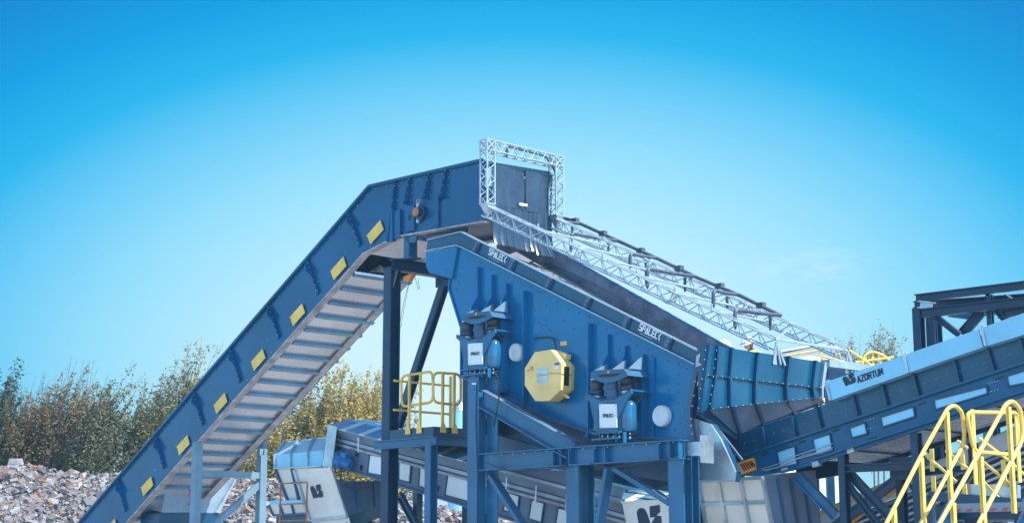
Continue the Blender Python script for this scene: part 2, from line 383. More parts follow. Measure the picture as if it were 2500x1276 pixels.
# rubber curtain over the discharge end
def Tq(u, v, ds=.0): return T(u, v, sE+ds)
mb = MB(); mb.bar(Tq(1195, 400, .02), Tq(1342, 424, .02), .05, .07); mb.prism([S(1176, 392, oF)+TV*.0, S(1176, 392, oF)-NV*WF, S(1140, 400, oF)-NV*WF, S(1140, 400, oF)], ZV*.02); obj('curtain_rail', mb, M['dark'], fc)
us = [1192, 1209, 1226, 1246, 1276, 1290, 1304, 1324, 1347]
def cur(mb, x0, x1, f0, f1, curl, ph):
    """one hanging strip: x as fraction of the curtain, f as fraction of the height"""
    nx, ny = 4, 16; g = []
    for j in range(ny+1):
        f = f0+(f1-f0)*j/ny
        for i in range(nx+1):
            x = x0+(x1-x0)*i/nx
            tl = Tq(1194, 402); tr = Tq(1345, 428); bl = Tq(1194, 600); br_ = Tq(1345, 632)
            p = (tl.lerp(tr, x)).lerp(bl.lerp(br_, x), f)
            out = .07+.02*math.sin(x*9+ph)+.035*math.sin(f*3.1)*math.sin(x*5)+curl*max(0, (f-.72)/.28)**2
            out += .012*math.sin((i/nx)*math.pi)*(1 if f > .4 else 0)
            g.append(p+TV*out)
    W1 = nx+1
    fr = [(j*W1+i, j*W1+i+1, (j+1)*W1+i+1, (j+1)*W1+i) for j in range(ny) for i in range(nx)]
    mb.add(g, fr); mb.add([p-TV*.012 for p in g], [tuple(reversed(f)) for f in fr])
for x0, x1, ph in ((0, .53, 0.3), (.535, 1, 1.7)):
    mb = MB(); cur(mb, x0, x1, 0, .5, 0, ph); obj('curtain_sheet', mb, M['rubber'], fc, True)
xs = [0, .10, .20, .33, .5, .59, .66, .72, .87, .93, 1.0]
for i in range(len(xs)-1):
    mb = MB(); cur(mb, xs[i]+.0015, xs[i+1]-.0015, .47+.02*(i % 2), 1-.015*random.random()+(.02 if i > 5 else 0), .09+.012*(i % 3), .3+.08*i); obj('curtain_strip', mb, M['rubber'], fc, True)
mb = MB(); mb.prism([Tq(1268, 495, .14), Tq(1287, 498, .14), Tq(1287, 504, .14), Tq(1268, 501, .14)], TV*.006); obj('white_label', mb, M['white'], fc)
# ------------------------------------------------------------------ goal post of lattice truss
def lattice(mb, p, q, a, b, pitch, r=.014, rd=.008, kind=4):
    """box (4 chords) truss from p to q; a, b: half section vectors"""
    ch = [a+b, a-b, -a-b, -a+b]
    for c in ch: mb.tube([p+c, q+c], r, 7)
    L = (q-p).length; n = max(2, int(round(L/pitch)))
    for i in range(n):
        f0, f1 = i/n, (i+1)/n; P0, P1 = p.lerp(q, f0), p.lerp(q, f1); mid = p.lerp(q, (f0+f1)/2)
        for k in range(4):
            c0, c1 = ch[k], ch[(k+1) % 4]
            m_ = P0.lerp(P1, .36) if kind == 2 else mid
            mb.tube([P0+c0, m_+c1], rd, 6, False); mb.tube([m_+c1, P1+c0], rd, 6, False)
sG = sE+.13; hs = .095
pl0, pl1 = T(1190, 497, sG), T(1190, 356, sG); pr0, pr1 = T(1358, 526, sG), T(1358, 388, sG)
pl1 = flat(pl0, pl1.z); pr1 = flat(pr0, pl1.z)
gp = thing('truss_goalpost', 'square lattice aluminium truss frame standing upright around the rubber curtain', 'truss frame', flat(pl0, pl0.z))
for a, b in ((pl0, pl1+ZV*.1), (pr0, pr1+ZV*.1)):
    mb = MB(); lattice(mb, a, b, TV*hs, NV*hs, .27, .013, .0085); obj('upright', mb, M['alu'], gp)
mb = MB(); lattice(mb, pl1-NV*.1, pr1+NV*.1, TV*hs, ZV*hs, .27, .013, .0085); obj('crossbeam', mb, M['alu'], gp)
for c in (pl1, pr1):
    mb = MB()
    for i in (-1, 1):
        for j in (-1, 1):
            for ax, ay, az in ((TV, NV, ZV), (NV, TV, ZV)):
                q = c+ax*hs*1.02*i
                mb.bar(q-ay*hs+az*hs*j, q+ay*hs+az*hs*j, .03, .012); mb.bar(q-az*hs+ay*hs*j, q+az*hs+ay*hs*j, .03, .012)
                mb.tube([q-ay*hs-az*hs*j, q+ay*hs+az*hs*j], .012, 5)
    obj('corner_block', mb, M['alu'], gp)
for c in (pl0, pr0):
    mb = MB(); mb.box(c-ZV*.01, TV*.11, NV*.11, ZV*.01); mb.add([c+TV*.1-ZV*.02+NV*.09, c+TV*.1-ZV*.02-NV*.09, c-TV*.1-ZV*.02-NV*.09, c-TV*.1-ZV*.02+NV*.09, c-ZV*.24+TV*.03, c-ZV*.24-TV*.03],
        [(0, 1, 4), (1, 2, 5, 4), (2, 3, 5), (3, 0, 4, 5), (0, 3, 2, 1)]); obj('foot_bracket', mb, M['galv'], gp)
mb = MB(); e = pl1+ZV*.0-NV*.5; mb.tube(arc([e-TV*.03-ZV*.12, e-TV*.02+ZV*.1, pr1+NV*.25+ZV*.06, pr1+ZV*-.2, pr0+ZV*.1], .1), .022, 8); tag(obj('sprinkler_hose', mb, M['hose'], base=flat(pr0, pr0.z), smooth=True), 'short black hose threaded through the goalpost truss', 'hose')
# ------------------------------------------------------------------ two sloping lattice trusses and the spray pipe
sH = sof(S(1725, 843, .1))
tr1a, tr1b = T(1194, 517, sG), T(1893, 842, sH)
tr2a, tr2b = T(1362, 548, sG), T(2068, 866, sH)
for a, b, lab in ((tr1a, tr1b, 'lattice aluminium truss sloping down from the left foot of the goalpost'), (tr2a, tr2b, 'lattice aluminium truss sloping down from the right foot of the goalpost, carrying the dark pipe')):
    d = (b-a).normalized(); up = NV.cross(d); up = up if up.z > 0 else -up; sd = d.cross(up)
    t = thing('sloping_truss', lab, 'truss', a, 'sloping trusses over the screen')
    n = 3
    for i in range(n):
        p, q = a.lerp(b, i/n), a.lerp(b, (i+1)/n); mb = MB(); lattice(mb, p+d*.03, q-d*.03, up*.1, sd*.095, .42, .0135, .0085, 2); obj('truss_section', mb, M['alu'], t)
        mb = MB(); [mb.tube([p+c_-d*.07, p+c_, p+c_+d*.07], [.016, .026, .016], 8) for c_ in (up*.1+sd*.095, up*.1-sd*.095, up*-.1+sd*.095, up*-.1-sd*.095)]
        for x_ in (-1, 1): mb.tube([p+d*.05+up*.1+sd*.095*x_, p+d*.05-up*.1+sd*.095*x_], .01, 6); mb.tube([p+d*.05+up*.1*x_+sd*.095, p+d*.05+up*.1*x_-sd*.095], .01, 6); mb.tube([p+d*.05+up*.1*x_+sd*.095, p+d*.05-up*.1*x_-sd*.095], .008, 6)
        obj('coupler', mb, M['alu'], t)
    # foot: two leaning bars and a triangular plate on the hood edge
    mb = MB(); top_ = b+d*.02+ZV*.06; fl = top_-ZV*.36
    mb.bar(top_, fl+TV*.02-NV*.18, .04, .02, TV); mb.bar(top_, fl+TV*.02-NV*.07, .03, .02, TV); mb.bar(top_, fl+NV*.1, .03, .02, TV)
    mb.prism([top_-ZV*.03-TV*.02, fl-NV*.02-TV*.02, fl+NV*.10-TV*.02], TV*.008); obj('truss_foot', mb, M['galv'], t)
tb = thing('truss_tie', 'thin aluminium tie bar joining the feet of both sloping trusses', 'tie bar', tr1b)
mb = MB(); mb.bar(tr1b+ZV*.1, tr2b+ZV*.08, .035, .035); mb.bar(tr1b+ZV*.1, tr1b.lerp(tr2b, .42)+ZV*.38-TV*.3, .035, .02); obj('tie_bar', mb, M['alu'], tb)
for k, f in enumerate([.19, .31, .43, .55, .68, .80]):
    p = tr1a.lerp(tr1b, f)+ZV*.09; q = tr2a.lerp(tr2b, f)+ZV*.02
    mb = MB(); mb.tube([p+ZV*.1, p-ZV*.02, p+(q-p)*.02, q], .018, 7)
    tag(obj('cross_tube', mb, M['alu'], base=p, smooth=True), ['pale cross tube between the sloping trusses, %s from the goalpost' % w for w in ('nearest', 'second', 'third', 'fourth', 'fifth', 'farthest')][k], 'tube', 'cross tubes between the trusses')
oP = oof(tr2a.lerp(tr2b, .5))
sp = thing('spray_pipe', 'dark grey water pipe with drooping branch nozzles lying along the truss', 'pipe', S(1368, 530, oP))
main = S4([(1368, 532), (1385, 534), (1418, 546), (1512, 589), (1606, 631), (1700, 676), (1805, 720), (1880, 757), (1906, 770)], oP)
mb = MB(); mb.tube(main, .034, 9)
for (u, v) in [(1404, 539), (1472, 570), (1564, 612), (1658, 655), (1757, 698), (1858, 745)]: mb.box(S(u, v, oP), TV*.07, NV*.05, ZV*.045)
obj('main_pipe', mb, M['hose'], sp, True)
for (eu, ev, ju, jv, bv) in [(1359, 537, 1417, 546, 568), (1394, 569, 1507, 588, 613), (1538, 618, 1602, 630, 652), (1580, 655, 1699, 675, 700), (1741, 708, 1802, 719, 746), (1794, 755, 1904, 769, 796)]:
    j = S(ju, jv, oP); e = T(eu, ev, sof(j)); dn = e-ZV*((bv-ev)/(ev*0+142.0)*1.0)
    mb = MB(); mb.tube(arc([j, j.lerp(e, .5)-ZV*.012, e, dn], .09), .032, 9); mb.tube([dn, dn-ZV*.04], [.02, .014], 8); obj('branch_pipe', mb, M['hose'], sp, True)
for (u, v0, v1) in [(1397, 548, 575), (1485, 585, 618), (1577, 640, 700), (1672, 678, 712), (1775, 724, 752), (1880, 770, 804)]:
    p = S(u, v0, oP+.12); mb = MB(); mb.tube([p, p-ZV*((v1-v0)/140.0)], [.028, .022], 8); obj('dropper', mb, M['hose'], sp, True)
# ------------------------------------------------------------------ portal that carries the conveyor head
oQ = oF+.18
pt = thing('head_portal', 'dark navy steel portal under the conveyor head with one tall post and a leaning leg', 'steel frame', flat(S(959, 1000, oQ)))
p = S(958, 655, oQ); mb = MB(); mb.ibeam(flat(p), p, .22, .24, NV); mb.box(p, TV*.13, NV*.13, ZV*.012); obj('post', mb, M['dark'], pt)
b0_, b1_ = S(957, 645, oQ+.1), S(957, 645, oQ+.1)-NV*2.2; mb = MB(); mb.ibeam(b0_, b1_, .2, .22); obj('crosshead_beam', mb, M['dark'], pt)
mb = MB(); mb.prism([p+NV*.0+TV*.02-ZV*.02, p+TV*.17-ZV*.02, p+TV*.02-ZV*.36], NV*-.014); obj('gusset', mb, M['galv'], pt)
a, b = S(1087, 690, oF-1.2), S(985, 1000, oF-1.2); mb = MB(); mb.ibeam(a, flat(a+(b-a)*2.2, 0.0) if False else a+(b-a)*((a.z)/(a.z-b.z)), .14, .16, NV); mb.box(a+ZV*.02, TV*.2, NV*.08, ZV*.1); obj('leaning_leg', mb, M['navy'], pt)
p2 = flat(p-NV*2.0, p.z-.1); mb = MB(); mb.ibeam(flat(p2), p2, .22, .24, NV); obj('post', mb, M['dark'], pt)
# pull-cord switch with its ropes
c = S(1000, 676, oQ-.9); tsw = thing('pull_cord_switch', 'orange pull cord switch with thin hanging ropes under the conveyor head', 'switch', c)
mb = MB(); mb.add([c+TV*.16+NV*.05+ZV*.05, c-TV*.14+NV*.05+ZV*.02, c-TV*.12+NV*.05-ZV*.07, c+TV*.02+NV*.05-ZV*.09, c+TV*.16-NV*.05+ZV*.05, c-TV*.14-NV*.05+ZV*.02, c-TV*.12-NV*.05-ZV*.07, c+TV*.02-NV*.05-ZV*.09],
    [(0, 1, 2, 3), (7, 6, 5, 4), (0, 4, 5, 1), (1, 5, 6, 2), (2, 6, 7, 3), (3, 7, 4, 0)]); obj('housing', mb, M['orange'], tsw)
mb = MB(); mb.tube([c+TV*.0-ZV*.05, S(985, 740, oQ-.9), S(976, 790, oQ-.9), S(974, 862, oQ-.9)], .006, 4); mb.tube([c+TV*.03+ZV*.05, S(993, 720, oQ-.9), S(978, 800, oQ-.9)], .005, 4); obj('rope', mb, M['hose'], tsw)
mb = MB(); mb.tube([c+TV*.15, S(1017, 690, oQ-.9), S(1021, 706, oQ-.9), S(1024, 704, oQ-.9), S(1021, 680, oQ-.9)], .006, 4); obj('rope', mb, M['hose'], tsw)
# ------------------------------------------------------------------ lower support trestle of the feed conveyor
ts = thing('conveyor_trestle', 'blue grey steel trestle under the lower belly of the inclined conveyor with a diagonal brace', 'steel frame', flat(S(482, 1200, oF)))
pa = S(482, 1095, oF+.02); pb = T(640, 1110, sof(pa))
for q in (pa, pb):
    mb = MB(); mb.bar(flat(q), q, .17, .17, NV); mb.box(q+ZV*.06, TV*.05, NV*.1, ZV*.08); obj('post', mb, M['greysteel'], ts)
q0 = T(494, 1152, sof(pa)); q1 = T(632, 1160, sof(pa)); mb = MB(); mb.bar(flat(pa, q1.z)-NV*.085, flat(pb, q1.z)+NV*.085, .12, .14); obj('cross_beam', mb, M['greysteel'], ts)
q2 = T(632, 1182, sof(pa)); q3 = T(528, 1276, sof(pa)); mb = MB(); mb.bar(q2, q3+(q3-q2)*.35, .11, .13); obj('brace', mb, M['greysteel'], ts)
mb = MB(); mb.add([pb+ZV*.0+TV*.07, pb+ZV*.42+NV*.02, pb+ZV*.42-NV*.1, pb-NV*.08, pb+NV*.08], [(0, 1, 2), (4, 1, 2, 3), (0, 3, 2), (0, 1, 4), (0, 4, 3)]); obj('head_gusset', mb, M['navy'], ts)
c = S(466, 1208, oF+.05); bl = thing('warning_beacon', 'small red warning beacon on a black stalk beside the trestle post', 'beacon', c-ZV*.2)
mb = MB(); mb.lathe(c-ZV*.05, ZV, [(.035, 0), (.04, .03), (.04, .1), (.02, .13)], 12); obj('lens', mb, M['lamp'], bl, True)
mb = MB(); mb.lathe(c+ZV*.08, ZV, [(.045, 0), (.045, .045)], 12); mb.lathe(c-ZV*.2, ZV, [(.06, 0), (.06, .02), (.022, .03), (.022, .15)], 12); obj('stalk', mb, M['black'], bl)
mb = MB(); mb.bar(c-ZV*.2+TV*.02, flat(pa, c.z-.2)+TV*.05, .05, .02); mb.tube([c-ZV*.2, flat(c)], .012, 6); obj('holder', mb, M['steel'], bl)
# ------------------------------------------------------------------ grey hopper under the belly
sB = sof(S(380, 1168, oF-.12)); hp = thing('belly_hopper', 'grey steel hopper with a sloping bottom hung behind the trestle', 'hopper', flat(T(430, 1250, sB)))
A0, A1, A2, A3 = [T(u, v, sB) for u, v in ((410, 1166), (572, 1168), (534, 1250), (398, 1250))]
bk = -TV*.9
mb = MB(); mb.prism([A0, A1, A2, A3], -TV*.012); obj('front_plate', mb, M['hopper'], hp)
mb = MB(); f0 = A0+bk-ZV*.0; mb.prism([A0+NV*.01, A3+NV*.01, A3-TV*.75+NV*.01+ZV*.12, A0-TV*.45+NV*.01], NV*.012); obj('side_plate', mb, M['galv'], hp)
mb = MB(); mb.prism([A1+TV*.01, A1+TV*.01-NV*.03, A2+TV*.01-NV*.0, A2+TV*.01+NV*.12], TV*.05); obj('edge_plate', mb, M['galv'], hp)
mb = MB(); mb.prism([A3-ZV*.01+NV*.1, A2-ZV*.01, A2-ZV*.01-TV*.8, A3-ZV*.01-TV*.8+NV*.1], -ZV*.35); mb.bar(flat(A3)-TV*.4, A3-TV*.4-ZV*.3, .2, .2, NV); mb.bar(flat(A2)-TV*.4, A2-TV*.4-ZV*.3, .2, .2, NV); obj('base_frame', mb, M['navy'], hp)
# ================================================================== the screening machine
WM = 2.2
sm = thing('screening_machine', 'big blue vibrating screen with sloping top chute and bolted side wall, centre of the picture', 'screening machine', flat(S(1420, 1050, 0)))
wall = S4([(1118, 601), (1149, 613), (1700, 890), (1684, 1000), (1690, 1076), (1462, 1062), (1350, 1026), (1212, 958), (1127, 920), (1127, 800), (1097, 703), (1103, 661)], 0)
mb = MB(); mb.prism(wall, -NV*.03)
for (a, b) in ((wall[9], wall[10]), (wall[10], wall[11]), (wall[11], wall[0]), (wall[8], wall[9])): mb.bar(a-NV*.02, b-NV*.02, .10, .03, TV)
random.seed(5)
swall = obj('side_wall', mb, M['wall'], sm)
mb = MB(); mb.prism([p-NV*WM for p in wall], NV*.03); obj('side_wall', mb, M['wall'], sm)
# bolt heads in rows across the wall
mb = MB()
def rowuv(u0, v0, u1, v1, n, jit=0):
    for i in range(n):
        f = (i+.5)/n; mb.bolt(S(u0+(u1-u0)*f+random.uniform(-jit, jit), v0+(v1-v0)*f+random.uniform(-jit, jit), 0), NV, .018, .02)
rowuv(1160, 634, 1690, 908, 22, 4); rowuv(1150, 664, 1680, 940, 8, 9); rowuv(1128, 640, 1118, 720, 4, 4); rowuv(1318, 775, 1346, 812, 4, 8); rowuv(1330, 770, 1345, 810, 3, 6); rowuv(1300, 720, 1420, 800, 4, 14); rowuv(1655, 925, 1665, 1050, 5, 6); rowuv(1310, 1000, 1440, 1045, 4, 8); rowuv(1600, 860, 1650, 1060, 5, 14)
merge(swall, mb, M['rib'])
mb = MB()
for (u, v) in [(1265, 700), (1300, 690), (1212, 650), (1252, 668), (1520, 850), (1600, 820), (1488, 790), (1380, 765), (1666, 1000), (1650, 1062), (1560, 1064), (1420, 640+85)]: mb.bolt(S(u, v, 0), NV, .014, .02)
merge(swall, mb, M['bolt'])
# lower inner casing behind the wall's bottom edge
mb = MB(); mb.prism(S4([(1186, 948), (1700, 1050), (1700, 1165), (1600, 1190), (1186, 1110)], -.25), -NV*.03); mb.bar(S(1186, 1060, -.22), S(1500, 1150, -.22), .04, .1); obj('lower_casing', mb, M['rib'], sm)
mb = MB(); lp = S4([(1127, 918), (1212, 956), (1350, 1024), (1462, 1060), (1690, 1075)], .02)
for a, b in zip(lp[:-1], lp[1:]): mb.bar(a, b, .14, .035)
obj('bottom_flange', mb, M['rib'], sm)
# upper chute side, the white-edged lips, far wall, floor
ch = S4([(1044, 587), (1127, 567), (1174, 591), (1712, 860), (1701, 889), (1149, 612), (1118, 599), (1040, 613)], .03)
mb = MB(); mb.prism(ch, -NV*.03); obj('chute_side', mb, M['hood'], sm)
mb = MB()
for a, b in zip(ch[0:3], ch[1:4]): mb.bar(a-NV*.02+ZV*.008, b-NV*.02+ZV*.008, .10, .016)
obj('top_lip', mb, M['galv'], sm)
mb = MB(); mb.bar(ch[5]+NV*.03, ch[4]+NV*.03, .07, .014); mb.bar(ch[7]+NV*.02, ch[6]+NV*.02, .05, .014); mb.bar(ch[6]+NV*.02, ch[5]+NV*.02, .05, .014)
lip = obj('lower_lip', mb, M['galv'], sm); mb = MB(); add_bolts(mb, ch[5]+NV*.05+ZV*.005, ch[4]+NV*.05+ZV*.005, 34, ZV, .014); merge(lip, mb, M['bolt'])
cb = S4([(1039, 616), (1117, 601), (1103, 680), (1048, 666), (1040, 650)], .05)
mb = MB(); mb.prism(cb, -NV*.05); add_bolts(mb, cb[4]+TV*.1+ZV*.25, cb[2]-TV*.1+ZV*.1, 3); obj('rear_plate', mb, M['wall'], sm)
mb = MB(); mb.prism([cb[0]+TV*.02-NV*.07, cb[0]+TV*.02-NV*(WM-.05), cb[4]+TV*.02-NV*(WM-.05), cb[4]+TV*.02-NV*.07], -TV*.02); obj('rear_wall', mb, M['navy'], sm)
for (u0, v0, u1, v1) in [(1170, 592, 1160, 617), (1257, 634, 1247, 661), (1347, 679, 1337, 706), (1441, 726, 1431, 753), (1536, 774, 1526, 801), (1638, 824, 1628, 852)]:
    a, b = S(u0, v0+2, .03), S(u1, v1-2, .03); mb = MB(); mb.bar(a+NV*.02, b+NV*.02, .11, .05, NV); mb.bar(a+NV*.05+TV*.04, b+NV*.05+TV*.04, .02, .03, NV)
    r = obj('chute_rib', mb, M['rib'], sm); mb = MB(); mb.bolt(a.lerp(b, .3)+NV*.045, NV, .013); mb.bolt(a.lerp(b, .7)+NV*.045, NV, .013); merge(r, mb, M['bolt'])
fw = [p-NV*(WM+.03) for p in ch]
far_top = [S(1150, 490, -WM), S(1365, 612, -WM), S(1782, 846, -WM)]
ft = [fw[1]+ZV*.0, fw[2], fw[3]]
FT0, FT1 = S(1215, 529, -WM), S(1800, 857, -WM)
mb = MB(); mb.prism([FT0, FT1, FT1-ZV*.75, FT0-ZV*.75], NV*.03); obj('far_chute_side', mb, M['inner'], sm)
mb = MB(); mb.bar(FT0+NV*.02, FT1+NV*.02, .06, .02); obj('far_lip', mb, M['wall'], sm)
d_ = (FT1-FT0).normalized(); fl0, fl1 = FT0-ZV*.42, FT1-ZV*.42
mb = MB(); mb.prism([fl0+d_*.75+NV*.04, fl1+NV*.04, fl1+NV*.55-ZV*.2, fl0+d_*.75+NV*.55-ZV*.2], -ZV*.02); mb.prism([fl0+d_*.75+NV*.55-ZV*.2, fl1+NV*.55-ZV*.2, fl1+NV*(WM-.05)-ZV*.25, fl0+d_*.75+NV*(WM-.05)-ZV*.25], -ZV*.02)
obj('chute_floor', mb, M['inner'], sm)
# stiffening channels on the wall; two of them widen into bottle-shaped pads above the springs
for (u, v0, v1, prof) in [(1174, 652, 760, [(0, .08), (.68, .08), (1, .27)]), (1208, 671, 760, [(0, .08), (.62, .08), (1, .26)]), (1244, 692, 958, [(0, .085), (.10, .085), (.19, .21), (1, .21)]), (1290, 711, 996, [(0, .12), (1, .12)]),
      (1447, 789, 1046, [(0, .11), (1, .11)]), (1491, 816, 900, [(0, .07), (.6, .07), (1, .25)]), (1533, 843, 902, [(0, .06), (.4, .07), (1, .2)]), (1577, 865, 1067, [(0, .07), (.08, .07), (.2, .10), (1, .10)])]:
    a_, b_ = S(u, v0, 0), S(u, v1, 0); mb = MB(); mb.prism([a_]+[a_.lerp(b_, f)+NV*d_ for f, d_ in prof]+[b_], -TV*.018); obj('wall_rib', mb, M['wall'], sm)
mb = MB(); mb.prism(S4([(1588, 868), (1600, 874), (1600, 1070), (1588, 1068)], 0), NV*.035); obj('wall_rib', mb, M['wall'], sm)
# right end: bracket and bolted flange that meets the hood
mb = MB(); mb.prism(S4([(1700, 888), (1718, 862), (1718, 880), (1708, 905), (1690, 1000), (1696, 1076), (1686, 1076), (1682, 1000)], .02), NV*.05); fl = obj('end_flange', mb, M['rib'], sm)
mb = MB(); mb.prism(S4([(1702, 868), (1712, 862), (1708, 884), (1716, 890), (1700, 896)], .08), NV*.02)
for (u, v) in [(1697, 930), (1694, 965), (1690, 990), (1688, 1022), (1687, 1038), (1690, 1058)]: mb.bolt(S(u, v, .07), (NV+TV).normalized(), .022, .03)
merge(fl, mb, M['bolt'])
# portholes
for (u, v, r) in ((1265, 860, .155), (1620, 1015, .165)):
    c = S(u, v, .0); mb = MB(); mb.lathe(c, NV, [(r, 0), (r, .07), (r*.93, .085), (r*.84, .08), (r*.82, .05), (r*.2, .055), (.001, .055)], 28); obj('porthole_cover', mb, M['galv'] if False else M['white'], sm, True)
# octagonal drive housing
oc = [(1306, 859), (1345, 853), (1371, 887), (1369, 951), (1340, 978), (1307, 978), (1281, 940), (1281, 898)]
od = .34; P = S4(oc, od); mb = MB(); mb.prism(P, -NV*.24); cen = sum(P, Vector())/8
dh = obj('drive_housing', mb, M['drive'], sm)
mb = MB(); mb.prism([cen+(p-cen)*.9-NV*.24+ZV*.0 for p in P], -NV*.1); mb.bar(cen-NV*.22+TV*.18+ZV*.38, cen-NV*.22+TV*.38+ZV*.3, .12, .08); mb.tube([cen-NV*.25+TV*.30-ZV*.35, cen-NV*.2+TV*.40-ZV*.36, cen-NV*.14+TV*.36-ZV*.32], .02); obj('drive_collar', mb, M['drive'], dh)
mb = MB(); mb.prism(S4([(1311, 899), (1338, 896), (1337, 931), (1310, 933)], od+.006), -NV*.004)
pl = obj('name_plate', mb, M['galv'], dh); mb = MB(); X = (S(1338, 896, od)-S(1311, 899, od)).normalized(); letters(mb, 'SPALECK', S(1313, 918, od+.008), X, ZV, .026, .03, .007, .3, NV); obj('lettering', mb, M['yellow'], pl)
r_ = (P[3]-P[2]); q = P[2]; mb = MB(); mb.prism([q+r_*.1-NV*.06+TV*.003, q+r_*.1-NV*.17+TV*.003, q+r_*.82-NV*.17+TV*.003, q+r_*.82-NV*.06+TV*.003], TV*.01); obj('vent_grille', mb, M['black'], dh)
mb = MB(); mb.bar(S(1340, 911, od+.002), S(1370, 911, od+.002), .006, .006); mb.bar(q+r_*.4+TV*.004, q+r_*.4+TV*.004-NV*.24, .008, .008); obj('seam', mb, M['black'], dh)
for (u0, v0, u1, v1, m_) in ((1354, 885, 1365, 891, 'motor'), (1354, 893, 1364, 900, 'white')):
    mb = MB(); mb.prism(S4([(u0, v0), (u1, v0-1), (u1, v1-1), (u0, v1)], od+.004), -NV*.003); obj('sticker', mb, M[m_], dh)
mb = MB(); mb.tube(arc(S4([(1288, 905), (1294, 902), (1300, 893), (1302, 899), (1299, 905)], od+.002), .02), .008, 5); obj('paint_mark', mb, M['rust'], dh)
mb = MB(); mb.tube(arc([S(1305, 825, .03), S(1340, 822, .03), S(1354, 828, .05), S(1357, 850, .08)], .12), .012, 6); obj('cable', mb, M['black'], sm, True)
mb = MB(); mb.prism(S4([(1368, 834), (1384, 832), (1384, 842), (1368, 844)], .003), NV*.004); obj('yellow_label', mb, M['yellow'], sm)
for (u, v) in ((1234, 947), (1434, 1064)): mb = MB(); mb.box(S(u, v, .08), TV*.05, NV*.04, ZV*.03); mb.lathe(S(u, v, .1)+ZV*.02, ZV, [(.03, 0), (.03, .05)], 10); obj('blue_sensor', mb, M['motor'], sm)
# maker's lettering along the chute
for (u, v) in ((1193, 620), (1560, 804)):
    p = S(u, v, .034); X = (ch[3]-ch[2]).normalized(); Y = NV.cross(X); Y = Y if Y.z > 0 else -Y
    mb = MB(); letters(mb, 'SPALECK', p, X, Y, .045, .100, .019, .62, NV); o = obj('lettering', mb, M['letter'], sm)
    mb = MB(); mb.bar(p-Y*.045+X*.05, p-Y*.045+X*.33, .004, .008, NV); obj('underline', mb, M['letter'], o)
# ------------------------------------------------------------------ air spring mounts
def z1(x, y): return (1100+x/6.38, 730+y/6.38)
def Z(pts, o): return S4([z1(*p) for p in pts], o)
mt = thing('spring_mount', 'air spring mount bolted to the left part of the blue wall, above the tall post', 'spring mount', S(1172, 915, .45), 'air spring mounts')
of = .52
ub = Z([(165, 250), (215, 218), (600, 182), (655, 272), (560, 332), (450, 378), (310, 385), (170, 335)], of)
mb = MB(); mb.prism(ub, -NV*.025); mb.prism([ub[1]-NV*.02, ub[2]-NV*.02, ub[2]-NV*.5, ub[1]-NV*.5], -ZV*.025); mb.prism([ub[2]-NV*.02, ub[3]-NV*.02, ub[3]-NV*.5, ub[2]-NV*.5], -TV*.025)
u_ = obj('upper_bracket', mb, M['steel'], mt)
mb = MB(); mb.prism(Z([(245, 290), (330, 268), (555, 242), (545, 262), (450, 300), (300, 312)], of+.004), -NV*.003); obj('slot', mb, M['black'], u_)
mb = MB(); mb.prism(Z([(380, 215), (408, 213), (408, 252), (382, 254)], of+.006), -NV*.005); obj('orange_tag', mb, M['orange'], u_)
for (x, y, x2, y2) in ((185, 225, 270, 118), (430, 195, 518, 48), (640, 175, 768, 5), (560, 185, 590, 150)):
    a = S(*z1(x, y), .47); s_ = sof(a); b = T(*z1(x2, y2), s_); zt = b.z
    mb = MB(); mb.prism([a-NV*.04, a-NV*.34, flat(a, zt-.01)-NV*.34, flat(a, zt-.03)-NV*.29], TV*.02)
    obj('gusset_plate', mb, M['greysteel'], mt)
def bellow(mb, c, r, h, n=2):
    pr = [(r*.7, 0)]
    for k in range(n):
        for j in range(7):
            a = math.pi*j/6; pr.append((r*(.8+.2*math.sin(a)), h*(k+j/6*.98)/n))
    pr.append((r*.7, h)); mb.lathe(c-ZV*h/2, ZV, pr, 20)
for (x, y, o_, r, h) in ((262, 478, .36, .118, .26), (672, 398, .26, .122, .25)):
    mb = MB(); c = S(*z1(x, y), o_); bellow(mb, c, r, h); b = obj('air_bellow', mb, M['bellow'], mt, True)
    mb = MB(); mb.lathe(c+ZV*h*.48, ZV, [(r*.85, 0), (r*.85, .03)], 20); obj('end_plate', mb, M['galv'], b); mb = MB(); mb.lathe(c-ZV*(h*.5+.03), ZV, [(r*.85, 0), (r*.85, .035)], 20); obj('end_plate', mb, M['galv'], b)
c = S(*z1(465, 500), .36); mb = MB(); mb.lathe(c-ZV*.19, ZV, [(.10, 0), (.10, .2), (.085, .21), (.085, .36)], 20); obj('bump_stop', mb, M['rib'], mt, True)
mb = MB()
for pts in ([(90, 550), (160, 565), (300, 622), (300, 700), (258, 790), (262, 1080), (190, 1062), (205, 940), (168, 790), (150, 660), (85, 600)],
            [(470, 602), (680, 462), (700, 520), (625, 640), (510, 885), (505, 1062), (470, 1070), (470, 660)], [(300, 622), (470, 602), (470, 660), (300, 690)], [(258, 1030), (470, 1010), (470, 1075), (262, 1082)]):
    mb.prism(Z(pts, of), -NV*.03)
lb = Z([(90, 550), (300, 622), (470, 602), (680, 462)], of)
for a, b in zip(lb[:-1], lb[1:]): mb.prism([a, b, b-NV*.46, a-NV*.46], -ZV*.025)
lw = obj('lower_bracket', mb, M['steel'], mt)
mb = MB(); mb.prism(Z([(700, 480), (862, 490), (862, 570), (690, 575)], .2), -NV*.03); mb.prism(Z([(860, 575), (775, 720), (775, 600)], .2), -NV*.03); obj('back_bracket', mb, M['rib'], lw)
mb = MB(); mb.prism(Z([(268, 690), (494, 676), (494, 1008), (270, 1024)], of+.02), -NV*.018)
npl = obj('name_plate', mb, M['white'], mt)
